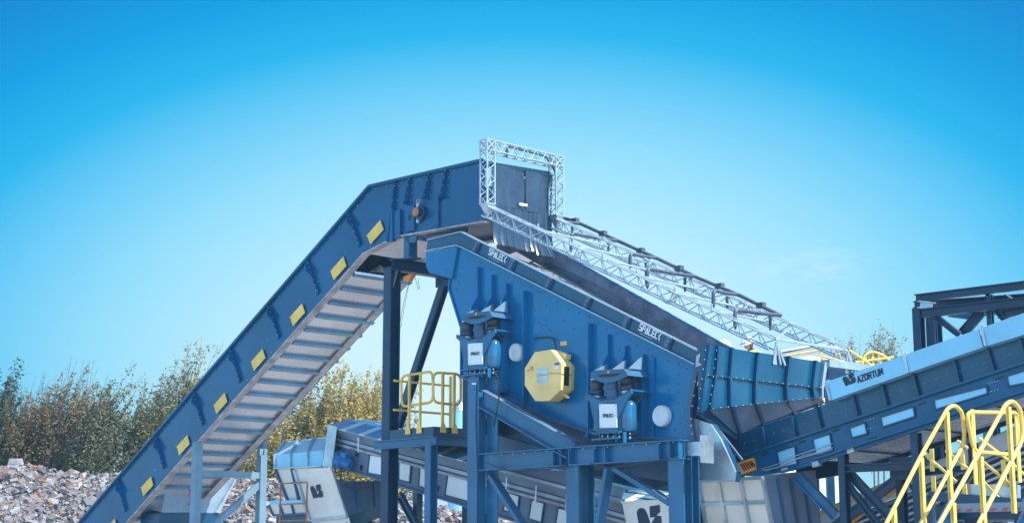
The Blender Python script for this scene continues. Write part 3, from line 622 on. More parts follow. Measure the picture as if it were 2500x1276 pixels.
mb = MB(); a, b = S(*z1(318, 870), of+.022), S(*z1(440, 862), of+.022); X = (b-a).normalized(); letters(mb, 'SPALECK', a, X, ZV, .024, .045, .009, .38, NV); obj('lettering', mb, M['ink'], npl)
mb = MB()
for x, y in ((285, 705), (480, 690), (275, 860), (480, 840), (285, 1005), (480, 990)): mb.bolt(S(*z1(x, y), of+.02), NV, .014)
merge(npl, mb, M['bolt'])
c = S(*z1(672, 850), .38); mb = MB(); mb.lathe(c-ZV*.25, ZV, [(.03, 0), (.09, .02), (.118, .08), (.118, .40), (.10, .45), (.05, .49), (.02, .5)], 22); obj('air_tank', mb, M['tank'], mt, True)
mb = MB(); mb.box(S(*z1(480, 1100), .36), TV*.30, NV*.2, ZV*.012); mb.box(S(*z1(480, 1185), .36), TV*.30, NV*.2, ZV*.012)
for x in (290, 400, 500, 600): mb.box(S(*z1(x, 1142), .5), TV*.008, NV*.03, ZV*.08)
fl = obj('base_flange', mb, M['steel'], mt); mb = MB()
for x in (305, 378, 452, 525, 665): mb.bolt(S(*z1(x, 1130), .53), -ZV, .018, .05); mb.bolt(S(*z1(x, 1095), .53), ZV, .016, .03)
merge(fl, mb, M['bolt'])
mt2 = copy_tree(mt); dlt = S(1484, 1015, of)-S(1160, 864, of); mt2.location = mt.location+dlt; mt2['label'] = 'air spring mount on the right part of the blue wall, right of the yellow drive'
# ================================================================== steel frame under the machine
oS = .42
fr = thing('support_frame', 'blue grey steel beam frame with posts and diagonal braces under the screening machine', 'steel frame', flat(S(1190, 1200, oS)))
def ib(name, u0, v0, u1, v1, w, h, up=ZV, o_=oS, m='steel', ext=False):
    a, b = S(u0, v0, o_), S(u1, v1, o_)
    if ext: b = a+(b-a)*(a.z/(a.z-b.z))
    mb = MB(); mb.ibeam(a, b, w, h, up); return obj(name, mb, M[m], fr), a, b
p = S(1164, 917, oS+.0); mb = MB(); mb.bar(flat(p), p, .28, .16, NV); mb.prism([p+TV*.145-NV*.1, flat(p)+TV*.145-NV*.1, flat(p)+TV*.42-NV*.1, p+TV*.42-NV*.1-ZV*.1], -NV*.02); obj('post', mb, M['steel'], fr)
mb = MB(); q = S(1164, 930, oS+.085); mb.tube([q, S(1162, 1020, oS+.09), S(1166, 1150, oS+.09), flat(S(1164, 1270, oS+.09))], .008, 5); obj('cable', mb, M['black'], fr)
mb = MB(); mb.prism([S(1152, 934, oS+.082), S(1164, 934, oS+.082), S(1164, 938, oS+.082), S(1152, 938, oS+.082)], NV*.003); obj('white_mark', mb, M['white'], fr)
ib('diagonal_beam', 1180, 972, 1400, 1098, .2, .30)
mbm, a, b = ib('main_beam', 1180, 1128, 1672, 1096, .22, .29)
for u in (1375, 1394, 1415, 1475, 1502, 1624, 1648, 1668):
    f = (u-1180)/492; c = a.lerp(b, f); mb = MB(); mb.box(c+NV*.055, TV*.007, NV*.05, ZV*.125); obj('stiffener', mb, M['steel'], fr)
mb = MB(); add_bolts(mb, S(1185, 1112, oS+.1), S(1660, 1078, oS+.1), 16, ZV, .016); add_bolts(mb, S(1370, 1136, oS+.1), S(1440, 1130, oS+.1), 5, -ZV, .018)
for v in (955, 975, 995, 1010, 1120, 1135, 1150, 1168): mb.bolt(S(1186, v, oS-.1), NV, .018)
merge(mbm, mb, M['bolt'])
mb = MB(); a = S(1672, 1096, oS-.02); mb.prism(S4([(1672, 1079), (1724, 1076), (1724, 1112), (1672, 1111)], oS-.05), -NV*.02); pass
for (u, v) in ((1680, 1088), (1692, 1088), (1680, 1102), (1692, 1101), (1712, 1095)): mb.bolt(S(u, v, oS-.05), NV, .02)
obj('splice_plate', mb, M['galv'], fr); mb = MB(); mb.box(S(1726, 1096, oS-.1), TV*.012, NV*.14, ZV*.2); obj('end_plate', mb, M['galv'], fr)
for u, v, w in ((1398, 1132, .28), (1650, 1112, .30)):
    p = S(u, v, oS+.02); mb = MB(); mb.bar(flat(p), p, w, .02, NV); mb.bar(flat(p)-NV*.18, p-NV*.18, .014, .3, TV); mb.bar(flat(p)-NV*.34, p-NV*.34, w, .02, NV); obj('post', mb, M['steel'], fr)
for u0, v0, u1, v1 in ((1200, 1160, 1290, 1300), (1488, 1140, 1462, 1290), (1502, 1142, 1640, 1228)):
    a, b = S(u0, v0, oS-.08), S(u1, v1, oS-.08); mb = MB(); mb.bar(a, b, .07, .17, NV); mb.bar(a+NV*.04, b+NV*.04, .012, .03, NV); mb.bolt(a-ZV*.03+NV*.04, NV, .03); obj('brace', mb, M['steel'], fr)
for u, v in ((1190, 930), (1660, 1110)):
    p = S(u, v, oS-2.6); mb = MB(); mb.bar(flat(p), p, .25, .25, NV); obj('post', mb, M['navy'], fr)
for q in (S(1183, 1040, oS-.2), S(1660, 1120, oS-.2)): mb = MB(); mb.bar(q, q-NV*2.4, .2, .25); obj('cross_beam', mb, M['navy'], fr)
mb = MB(); mb.tube(arc([S(1252, 1040, -.1), S(1232, 1050, -.1), S(1246, 1062, -.1), S(1262, 1052, -.1), S(1266, 1040, -.1)], .1), .008, 5); tag(obj('hanging_cable', mb, M['black'], base=S(1250, 1050, -.1)), 'thin black cable looped below the diagonal beam', 'cable')
# ================================================================== discharge hood
hd = thing('discharge_hood', 'ribbed blue discharge hood with a folded lower panel at the right end of the screen', 'hood', flat(T(1850, 960, sH)))
def z8(x, y): return (1650+x/2.572, 780+y/2.572)
def H(pts, ds=0): return [T(*z8(*p), sH+ds) for p in pts]
mb = MB(); mb.prism(H([(190, 156), (935, 268), (916, 430), (180, 345)]), -TV*.02); obj('upper_panel', mb, M['hood'], hd)
mb = MB(); mb.prism(H([(180, 346), (916, 431), (914, 485), (205, 560), (135, 590)]), -TV*.02); obj('middle_panel', mb, M['hood'], hd)
oR = oof(T(1800, 1060, sH))-.35
A, B, C = H([(205, 560)])[0], H([(914, 485)])[0], T(*z8(385, 722), sH-.30)
Dp = T(*z8(935, 520), sH-.22)
mb = MB(); mb.prism([A, B, Dp, C], -TV*.015); obj('lower_panel', mb, M['liner'], hd)  # greyer than the hood sheets, to carry ground bounce on the folded panel
mb = MB(); l0, l1 = H([(135, 588), (205, 562)]); mb.prism([l0, l1, C+ZV*.01, C-ZV*.07], -TV*.02-ZV*.02); obj('bottom_lip', mb, M['dark'], hd)
for top_, mid_, bot_ in (((255, 162), (240, 350), (205, 556)), ((342, 178), (328, 362), (330, 546)), ((503, 206), (487, 382), (485, 528)), ((700, 232), (680, 402), (686, 508)), ((868, 258), (848, 424), (856, 490)), ((200, 160), (172, 345), (142, 585))):
    a, m, b = H([top_, mid_, bot_]); mb = MB(); mb.bar(a+TV*.03, m+TV*.03, .05, .07, TV); mb.bar(m+TV*.03, b+TV*.03, .05, .07, TV)
    rb = obj('hood_rib', mb, M['navy'], hd)
for x in (340, 490, 690, 856):
    a = A.lerp(B, (x-205)/709); b = C.lerp(Dp, min(1, max(0.03, (x-330)/560))); mb = MB(); pn = (B-A).cross(C-A).normalized(); pn = pn if pn.dot(CAM-A) > 0 else -pn; mb.bar(a+pn*.02, b+pn*.02, .05, .05, pn); obj('hood_rib', mb, M['navy'], hd)
mb = MB(); a, b = H([(170, 345), (918, 430)], .01); mb.bar(a, b, .05, .014); a2, b2 = H([(200, 560), (916, 485)], .01); mb.bar(a2, b2, .05, .014); mb.bar(C+TV*.01, Dp+TV*.01, .04, .02)
sea = obj('seam_flange', mb, M['navy'], hd); mb = MB(); add_bolts(mb, a+TV*.03, b+TV*.03, 18, TV, .011); add_bolts(mb, a2+TV*.03, b2+TV*.03, 16, TV, .011); add_bolts(mb, C+TV*.03, Dp+TV*.03, 12, TV, .011)
for x0, y0, x1, y1 in ((258, 165, 210, 555), (190, 160, 135, 585)):
    a, b = H([(x0, y0), (x1, y1)], .07); add_bolts(mb, a, b, 7, TV, .011)
merge(sea, mb, M['bolt'])
e0, e1 = H([(937, 268), (915, 432)], .02); e2 = H([(916, 490)], .02)[0]; mb = MB(); mb.bar(e0, e1, .07, .05, TV); mb.bar(e1, e2, .05, .05, TV); obj('edge_angle', mb, M['galv'], hd)
r0, r1 = H([(940, 285), (1340, 338)]); mb = MB(); mb.bar(r0+ZV*.03, r1+ZV*.03, .12, .17, TV); obj('top_rail', mb, M['galv'], hd)
mb = MB(); q0 = H([(935, 300)], -.4)[0]; q1 = H([(1340, 350)], -.4)[0]; mb.prism([q0, q1, flat(q1, q1.z-1.2), flat(q0, q0.z-1.2)], -TV*.02); obj('back_plate', mb, M['dark'], hd)
# roof and sides that close the hood against the machine
a, b = H([(190, 156), (935, 268)], -.02); w_ = TV*-1.1
mb = MB(); mb.prism([a-ZV*.02, a-ZV*.02+w_*.16, flat(a, A.z)+w_*.16, flat(a, A.z)], -NV*.02); obj('hood_cheek', mb, M['hood'], hd); mb = MB(); mb.prism([b, b+w_*.2, flat(b, B.z)+w_*.2, flat(b, B.z)], NV*.02); obj('hood_cheek', mb, M['hood'], hd)
# galvanised boot below the hood and the panelled chute under it
bt = thing('tail_boot', 'galvanised tail boot with a rounded edge between the blue screen and the right conveyor', 'boot', flat(S(1740, 1160, -.05)))
bp = S4([(1686, 1020), (1700, 1022), (1735, 1034), (1760, 1072), (1795, 1150), (1792, 1172), (1712, 1170), (1690, 1128), (1679, 1076)], -.05)
mb = MB(); mb.prism(bp, -NV*.03); chk = obj('cheek_plate', mb, M['galv'], bt)
mb = MB()
for a, b in zip(bp[2:5], bp[3:6]): mb.prism([a-NV*.03, b-NV*.03, b-NV*.14, a-NV*.14], -ZV*.02)
obj('back_wrap', mb, M['navy'], bt); mb = MB()
for i in range(9):
    q = bp[2].lerp(bp[4], i/8)-TV*.08; mb.bolt(q, NV, .014)
merge(chk, mb, M['bolt']); mb = MB(); q = S(1700, 1150, -1.0); mb.bar(flat(q), q, .2, .2, NV); obj('leg', mb, M['dark'], bt); mb = MB(); mb.prism(S4([(1700, 1000), (1755, 1025), (1815, 1075), (1850, 1140), (1800, 1172), (1700, 1165)], oR-.12), -NV*.02); obj('throat_plate', mb, M['navy'], bt); mb = MB(); mb.bar(S(1740, 1030, -.3), S(1812, 1122, -.3), .03, .03); obj('edge_angle', mb, M['liner'], bt)
# loose cables on the frame
for k, (pts, lab) in enumerate([([(1188, 1128), (1240, 1150), (1330, 1146), (1385, 1134)], 'black cable sagging below the left half of the main beam'),
    ([(1440, 1130), (1470, 1142), (1540, 1136), (1632, 1118)], 'black cable sagging below the right half of the main beam'),
    ([(1206, 905), (1222, 935), (1216, 985), (1206, 1040)], 'black cable hanging from the left spring mount beside the tall post')]):
    mb = MB(); P = S4(pts, oS+.12); mb.tube(arc(P, .5, 5), .011, 6); tag(obj('cable', mb, M['black'], base=P[0], smooth=True), lab, 'cable')
# ================================================================== right conveyor
WR = 1.35
dR = (S(2500, 818, oR)-S(1800, 1060, oR)).normalized(); pR = dR.cross(NV); pR = pR if pR.z > 0 else -pR; pR.normalize()
rc = thing('covered_conveyor', 'blue right hand conveyor rising out of the picture, lettered pale cover boxes along its top', 'conveyor', flat(S(1850, 1150, oR)))
def R8(pts, o=0.0): return [S(*z8(*p), oR+o) for p in pts]
def zr(x, y): return (2000+x/3.914, 950+y/3.914)
def zc(x, y): return (2000+x/3.646, 650+y/3.646)
ext = dR*4.5
sk = S4([(1800, 1060), (2026, 979), (2520, 811)], oR); sk2 = S4([(2520, 885), (1812, 1116)], oR)
mb = MB(); mb.prism([sk[0], sk[2]+ext, sk2[0]+ext, sk2[1]], -NV*.02); skp = obj('skirt_panel', mb, M['hood'], rc)
fp = S4([(1812, 1114), (2520, 882)], oR+.05); fq = S4([(2520, 955), (1995, 1130), (1930, 1148), (1850, 1162), (1806, 1160)], oR+.05)
mb = MB(); mb.prism([fp[0], fp[1]+ext, fq[0]+ext]+fq[1:], -NV*.06); mb.bar(fp[0]+NV*.03, fp[1]+ext+NV*.03, .08, .03, pR); mb.bar(fq[1]+NV*.03-pR*-.06, fq[0]+ext+NV*.03+pR*.06, .08, .03, pR); obj('side_frame', mb, M['side'], rc)
mb = MB(); off = -NV*(WR+.1); mb.prism([p+off for p in ([sk[0], sk[2]+ext, fq[0]+ext]+fq[1:])], NV*.03); obj('far_side', mb, M['navy'], rc)
a, b = fq[1]+pR*.05, fq[0]+ext+pR*.05; mb = MB(); mb.prism([a-NV*.06, b-NV*.06, b-NV*WR, a-NV*WR], pR*.015)
obj('belly_tray', mb, M['belly'], rc)
for i in range(7):
    q = a.lerp(b, (i+.5)/7); mb = MB(); mb.bar(q-NV*.06-pR*.012, q-NV*WR-pR*.012, .02, .02); obj('tray_seam', mb, M['dark'], rc)
mb = MB(); mb.prism([sk[0]-NV*.1-pR*.1, sk[2]+ext-NV*.1-pR*.1, sk[2]+ext-NV*WR-pR*.1, sk[0]-NV*WR-pR*.1], -pR*.02); obj('belt', mb, M['rubber'], rc)
for (x0, y0, x1, y1) in [(1860, 1042, 1873, 1094), (1932, 1016, 1944, 1070), (1992, 992, 2006, 1048), (2081, 962, 2095, 1016), (2153, 937, 2166, 992), (2229, 912, 2243, 966), (2330, 880, 2343, 934), (2411, 852, 2428, 908), (2490, 826, 2504, 882)]:
    p, q = S(x0, y0, oR+.025), S(x1, y1, oR+.025); mb = MB(); mb.bar(p, q, .05, .06, NV); obj('skirt_rib', mb, M['navy'], rc)
mb = MB()
for i in range(26):
    q = sk2[1].lerp(sk2[0], (i+.5)/26); mb.bolt(q+pR*.04+NV*.0, NV, .011); mb.bolt(q+pR*.2, NV, .011); 
for cx_, cy_ in ((2112, 1027), (2415, 935)):
    for i in range(4):
        for v_ in (0, 21): mb.bolt(S(cx_+i*7, cy_-i*2+v_, oR+.05), NV, .013)
merge(skp, mb, M['bolt'])
for pts in (R8([(635, 830), (750, 790), (765, 905), (655, 930)], .056), R8([(860, 750), (970, 715), (985, 820), (880, 855)], .056), R8([(1090, 680), (1190, 645), (1205, 715), (1105, 742)], .056),
            [S(*zr(*p), oR+.056) for p in ((585, 265), (905, 165), (920, 260), (605, 360))], [S(*zr(*p), oR+.056) for p in ((1095, 100), (1605, -30), (1615, 40), (1110, 195))], S4([(2458, 918), (2540, 892), (2540, 928), (2463, 943)], oR+.056)):
    mb = MB(); mb.prism(pts, -NV*.004); w = obj('inspection_panel', mb, M['cyan'], rc)
    mb = MB()
    for k_ in range(4): mb.bar(pts[k_]+NV*.008, pts[(k_+1) % 4]+NV*.008, .022, .022, NV)
    obj('panel_frame', mb, M['navy'], w)
mb = MB()
for (u, v) in ((1868, 1107), (1958, 1078), (2040, 1050), (2045, 1100), (2132, 1068), (2250, 985), (2440, 922), (1962, 1105), (1876, 1140)): c = S(u, v, oR+.055); mb.box(c, dR*.06, NV*.003, pR*.012)
obj('frame_slot', mb, M['black'], rc)
mb = MB(); mb.prism(R8([(372, 902), (482, 865), (496, 940), (388, 975)], .10), -NV*.05); og = obj('orange_guard', mb, M['orange'], rc)
mb = MB()
for i in range(6): p, q = R8([(405+i*13, 905-i*4), (420+i*13, 952-i*6)], .104); mb.bar(p, q+dR*.04, .02, .006, NV)
for p in ((385, 935), (482, 905)): mb.lathe(R8([p], .1)[0], NV, [(.022, 0), (.022, .008)], 10)
merge(og, mb, M['black'])
mb = MB(); mb.tube(R8([(540, 935), (640, 905), (760, 850), (860, 818), (985, 775)], .075), .008, 5); mb.tube(R8([(540, 945), (640, 925), (760, 872), (880, 840), (985, 800)], .075), .008, 5); mb.tube(R8([(560, 950), (700, 900), (800, 850), (985, 812)], .075), .006, 5); obj('cable_run', mb, M['bolt'], rc, True)
for x, y in ((885, 905), (690, 930), (1105, 818)): mb = MB(); mb.box(R8([(x, y)], .03)[0], dR*.06, NV*.04, pR*.035); obj('tray_clamp', mb, M['galv'], rc)
covers = [((2016, 932), (2203, 868), (2213, 911), (2027, 977)), ((2207, 866), (2389, 803), (2400, 847), (2216, 910)), ((2395, 800), (2575, 737), (2585, 790), (2406, 845))]
for k, q4 in enumerate(covers):
    P = S4(q4, oR+.16); mb = MB(); mb.prism(P, -NV*(WR+.32)); cvr = obj('cover_box', mb, M['cyan'], rc)
    mb = MB(); mb.bar(P[0]+dR*.015+pR*.012, P[0]+dR*.015+pR*.012-NV*(WR+.32), .05, .02, pR); mb.bar(P[0]+dR*.01+NV*.01, P[3]+dR*.01+NV*.01, .04, .02, NV); obj('cover_edge', mb, M['galv'], cvr)
    if k: mb = MB(); e = P[0]-dR*.01+pR*.0; mb.tube(arc([e-pR*.1+NV*.02, e+pR*.06+NV*.01, e+pR*.02-NV*.3], .05), .014, 6); obj('cover_clip', mb, M['galv'], cvr)
    if k == 0:
        X = (P[1]-P[0]).normalized(); Y = NV.cross(X); Y = Y if Y.z > 0 else -Y
        a = S(2061, 943, oR+.164); mb = MB(); logo(mb, a, X, Y, .215, NV); obj('emblem', mb, M['ink'], cvr)
        a = S(2095, 933, oR+.164); mb = MB(); letters(mb, 'QZORTUM', a, X, Y, .046, .085, .016, .40, NV); obj('lettering', mb, M['ink'], cvr)
# trestle under the right conveyor
rt = thing('conveyor_trestle', 'dark steel trestle with bolted diagonals under the right hand conveyor behind the yellow stairs', 'steel frame', flat(S(2058, 1200, oR)))
oL = oR-.05
for (u, v, o_) in ((2058, 1088, oL), (2236, 1056, oL), (2198, 1120, oR-1.1)):
    p = S(u, v, o_); mb = MB(); mb.ibeam(flat(p), p, .11, .13, NV)
    if u == 2058: mb.prism([p-TV*.06, p+TV*.1, p+TV*.55+ZV*.30, p-TV*.02+ZV*.16, p-TV*.1+ZV*.05], -NV*.06)
    obj('post', mb, M['dark'], rt)
def rbar(u0, v0, u1, v1, w, h, o_=oL, m='dark', nm='diagonal'):
    a, b = S(u0, v0, o_), S(u1, v1, o_); mb = MB(); mb.ibeam(a, b, w, h); mb.bolt(a+NV*.06, NV, .03); mb.bolt(b+NV*.06, NV, .03); obj(nm, mb, M[m], rt)
rbar(2066, 1143, 2230, 1136, .1, .11, nm='cross_beam'); rbar(2072, 1152, 2200, 1290, .09, .12, oL-.1); rbar(2066, 1178, 2160, 1300, .08, .09, oL-.05); rbar(2228, 1180, 2300, 1290, .08, .1, oL-.1); rbar(2236, 1155, 2375, 1140, .09, .09, oL-.6, nm='cross_beam'); rbar(2372, 1150, 2300, 1240, .08, .12, oL-.6)
rbar(1946, 1160, 2040, 1258, .1, .15, oR-.1, 'steel')
mb = MB(); p = S(2375, 1080, oR-1.2); mb.ibeam(flat(p), p, .1, .12, NV); obj('post', mb, M['dark'], rt)
mb = MB(); c = S(2200, 1142, oL-.3); mb.box(c, TV*.18, NV*.02, ZV*.16); obj('gusset', mb, M['dark'], rt)
# panelled cream chute under the tail of the right conveyor
pc = thing('panelled_chute', 'cream chute of six framed panels under the tail of the right conveyor', 'chute', flat(S(1800, 1270, oR)))
oU = oR+.42
def U8(p, o_): return S(*z8(*p), o_)
tl, tr, br_, bl_ = U8((148, 1015), oU), U8((550, 990), oU), U8((612, 1300), oU-.28), U8((198, 1300), oU-.28)
low = lambda p, q: p+(q-p)*1.9
mb = MB(); bl2, br2 = low(tl, bl_), low(tr, br_); mb.prism([tl, tr, br2, bl2], -NV*.02); obj('front_plate', mb, M['cream'], pc)
def bil(x, y): return tl.lerp(tr, x).lerp(bl2.lerp(br2, x), y/1.9)
mb = MB()
for x in (0.0, .32, .67, 1.0): mb.bar(bil(x, 0)+NV*.02, bil(x, 1.9)+NV*.02, .05, .05, NV)
for y in (0, .5, 1.05, 1.6): mb.bar(bil(0, y)+NV*.018, bil(1, y)+NV*.018, .05, .045, NV)
obj('panel_rib', mb, M['bar'] if False else M['galv'], pc)
e = tr; mb = MB(); mb.prism([e-TV*.01+ZV*.03, e-TV*.01-NV*1.3+ZV*.16, br2-NV*1.1-TV*.01, br2-TV*.01], -TV*.02); obj('end_plate', mb, M['liner'], pc)
for k in range(1, 4): mb = MB(); mb.bar(e-NV*(.33*k)+TV*.01, br2-NV*(.29*k)+TV*.01, .04, .04, TV); obj('plate_rib', mb, M['rib'], pc)
mb = MB(); mb.bar(flat(bl2)-NV*.3+TV*.2, bl2-NV*.3+TV*.2, .15, .15, NV); mb.bar(flat(br2)-NV*.3-TV*.2, br2-NV*.3-TV*.2, .15, .15, NV); obj('leg', mb, M['navy'], pc)
# cream chute with the emblem between the two right posts
ec = thing('emblem_chute', 'cream steel chute with a clipped top corner and dark emblem between the right posts', 'chute', flat(S(1580, 1270, -.05)))
def z7(x, y): return (1100+x/3.394, 900+y/3.394)
E = [S(*z7(*p), -.05) for p in ((1420, 1097), (1720, 1080), (1828, 1135), (1838, 1420), (1485, 1430))]
mb = MB(); mb.prism(E, -NV*.5); obj('body', mb, M['cream'], ec)
X = (E[1]-E[0]).normalized(); a = S(*z7(1545, 1335), -.05); mb = MB(); logo(mb, a, X, ZV, .52, NV); obj('emblem', mb, M['ink'], ec)
mb = MB(); mb.bar(flat(E[3])-NV*.3-TV*.1, E[3]-NV*.3-TV*.1, .15, .15, NV); mb.bar(flat(E[4])-NV*.3+TV*.1, E[4]-NV*.3+TV*.1, .15, .15, NV); obj('leg', mb, M['navy'], ec)
# ================================================================== yellow stairs in front
sA = sof(D(2318, 993, 18.5)); sB2 = sA+1.0
stp = thing('access_stairs', 'steep yellow railed stairs climbing to a dark landing in the lower right corner', 'stairs', flat(T(2250, 1260, sA)))
def A_(pts, s): return [T(*zr(*p), s) for p in pts]
def below(p, q, z): return p+(q-p)*((p.z-z)/(p.z-q.z))
rt_ = .024
Apts = A_([(735, 1095), (990, 600), (1232, 172), (1300, 150), (1365, 215), (1392, 500), (1190, 870)], sA)
lo1 = below(Apts[1], Apts[0], .9); lo2 = below(Apts[5], Apts[6], .5)
mb = MB(); mb.tube(arc([lo1, Apts[1], Apts[2], Apts[3], Apts[4], Apts[5], lo2], .12, 5), rt_, 9); obj('handrail', mb, M['yellow'], stp, True)
Bpts = A_([(1150, 1276), (1530, 600), (1782, 140), (1845, 105), (1925, 190), (1948, 470), (1835, 685)], sB2)
lo3 = below(Bpts[1], Bpts[0], .9); lo4 = below(Bpts[5], Bpts[6], .5)
mb = MB(); mb.tube(arc([lo3, Bpts[1], Bpts[2], Bpts[3], Bpts[4], Bpts[5], lo4], .12, 5), rt_, 9); obj('handrail', mb, M['yellow'], stp, True)
for pts, s in (([(1222, 215), (1268, 1000)], sA), ([(978, 650), (1015, 1276)], sA), ([(718, 1140), (735, 1276)], sA), ([(1812, 165), (1885, 1120)], sB2), ([(1548, 640), (1620, 1276)], sB2), ([(1283, 1080), (1312, 1276)], sB2)):
    a, b = A_(pts, s); b = flat(a, min(b.z, a.z-1.15)); mb = MB(); mb.box((a+b)/2, NV*.036, TV*.008, (a-b)/2); mb.box((a+b)/2+NV*.03, NV*.006, TV*.02, (a-b)/2); obj('rail_post', mb, M['yellow'], stp)
# stringers and treads
ds = (Apts[2]-Apts[1]).normalized(); top_st = Apts[2]-ZV*1.15
for s_off in (0, 1.0):
    a = top_st+TV*s_off; b = a-ds*(a.z/ds.z); mb = MB(); mb.bar(a, b, .03, .22); obj('stringer', mb, M['navy'], stp)
nT = int(top_st.z/.21)
for i in range(1, nT):
    c = top_st-ds*(i*.21/ds.z)+TV*.5; mb = MB(); mb.box(c, TV*.48, NV*.12, ZV*.02); obj('tread', mb, M['galv'], stp)
# landing behind the stair head
ld = top_st-ZV*.05
mb = MB(); mb.box(ld-NV*.75+TV*.7, TV*.95, NV*.72, ZV*.08); obj('landing', mb, M['dark'], stp)
mb = MB(); mb.box(ld-NV*.02+TV*.75+ZV*.05, TV*.85, NV*.012, ZV*.05); hb_ = obj('landing_edge', mb, M['hopper'], stp)
mb = MB()
for i in range(11): q = ld-NV*.006+TV*(.0+.15*i)+ZV*.01; mb.prism([q, q+TV*.07, q+TV*.10+ZV*.03, q+TV*.03+ZV*.03], NV*.004)
obj('hazard_stripe', mb, M['hazard'], hb_)
for x, y in ((.05, -.3), (1.5, -.3), (.05, -1.4), (1.5, -1.4)): p = ld+TV*x+NV*y; mb = MB(); mb.bar(flat(p), p-ZV*.08, .12, .12, NV); obj('landing_leg', mb, M['dark'], stp)
mb = MB(); c = ld+TV*.75-NV*.4-ZV*.55; mb.box(c, TV*.6, NV*.3, ZV*.3); mb.box(c+NV*.31, TV*.5, NV*.01, ZV*.2); obj('control_cabinet', mb, M['black'], stp)
# railing of the landing: rounded frames
sC = sA+.12
C1 = A_([(1400, 300), (1395, 215), (1440, 175), (1900, 222), (1945, 240), (1950, 600), (1900, 628), (1480, 592), (1410, 560)], sC)
mb = MB(); mb.tube(loop([C1[1]-NV*.02, C1[3], C1[6], C1[7]], .12, 5), rt_, 9); obj('landing_rail', mb, M['yellow'], stp, True)
for pts in ([(1462, 190), (1500, 905)], [(1880, 225), (1915, 885)]):
    a, b = A_(pts, sC); mb = MB(); mb.box((a+flat(a, b.z))/2, NV*.036, TV*.008, ZV*((a.z-b.z)/2)); obj('rail_post', mb, M['yellow'], stp)
# second flight behind, its rails falling to the right
s2 = thing('rear_stair_railing', 'second yellow stair railing behind, its rails sloping down to the right', 'railing', flat(T(2300, 1250, sA+.2)-NV*2.2))
oY = oof(T(2318, 993, sA))-2.0
oY = max(oY, oR+.35)
def Y_(pts): return [S(*zr(*p), oY) for p in pts]
for pts in ([(980, 592), (1310, 880)], [(1210, 585), (1415, 748)], [(1530, 465), (1840, 700), (1957, 810)], [(1565, 690), (1865, 935)], [(1540, 850), (1740, 1060)], [(1640, 1165), (1735, 1240)], [(1320, 490), (1420, 560)]):
    mb = MB(); mb.tube(Y_(pts), .02, 8); obj('rail', mb, M['yellow'], s2, True)
for pts in ([(1074, 565), (1082, 780)], [(1090, 825), (1098, 1015)], [(1360, 575), (1378, 765)], [(1757, 670), (1775, 930)], [(1385, 900), (1395, 1010)]):
    a, b = Y_(pts); mb = MB(); mb.box((a+b)/2, TV*.03, NV*.008, (a-b)/2); obj('rail_post', mb, M['yellow'], s2)
mb = MB(); a, b = Y_([(1060, 1015), (1957, 1090)]); mb.bar(a, b, .1, .12); mb.bar(flat(a), a, .1, .1, NV); mb.bar(flat(b), b, .1, .1, NV); obj('base_beam', mb, M['navy'], s2)
mb = MB(); a, b = Y_([(1350, 960), (1870, 970)]); mb.bar(a-NV*.1, b-NV*.1, .08, .16); a, b = Y_([(1300, 1150), (1780, 1150)]); mb.bar(a, b, .05, .1); obj('side_beam', mb, M['galv'], s2)
# ================================================================== dark gantry far right
gx = thing('dark_gantry', 'dark navy steel gantry of beams and posts standing behind the right conveyor', 'steel frame', flat(S(2243, 900, oR-3)))
oX = oR-2.6
def C_(p, o_=oX): return S(*zc(*p), o_)
def gbar(p, q, w, h, nm, o_=oX, extend=0, m='dark', o2=None):
    a, b = C_(p, o_), C_(q, o_ if o2 is None else o2)
    if extend: b = b+(b-a).normalized()*extend
    mb = MB(); mb.ibeam(a, b, w, h, ZV if abs((b-a).normalized().z) < .8 else NV); obj(nm, mb, M[m], gx)
gbar((862, 285), (1823, 168), .1, .125, 'top_beam', extend=3)
gbar((915, 418), (1823, 316), .11, .14, 'lower_beam', extend=3, o_=oX+.12)
gbar((850, 345), (1490, 300), .1, .11, 'rear_beam', o_=oX-.5, extend=4)
for x, y, w in ((880, 375, .15), (1012, 300, .075), (1512, 250, .09)):
    a = C_((x, y), oX-.02 if w > .1 else oX-.1); mb = MB(); mb.ibeam(flat(a), a, w*.9, w, NV); obj('post', mb, M['dark'], gx)
gbar((1045, 450), (1250, 610), .08, .09, 'diagonal'); gbar((1270, 605), (1450, 395), .05, .17, 'diagonal', o_=oX-.15); gbar((1580, 385), (1660, 480), .08, .09, 'diagonal')
gbar((900, 340), (1010, 350), .16, .12, 'connector', m='galv'); gbar((1160, 425), (1390, 455), .1, .1, 'far_beam', o_=oX-2.2, m='steel'); gbar((1240, 430), (1640, 400), .1, .1, 'far_beam', o_=oX-2.2, m='steel', extend=2)
gbar((1600, 430), (1823, 400), .1, .12, 'diagonal', extend=1); gbar((1640, 300), (1823, 420), .12, .2, 'diagonal', o_=oX-.3)
mb = MB(); p = C_((1012, 330), oX-2.2); mb.ibeam(flat(p), p, .2, .2, NV); obj('post', mb, M['dark'], gx)
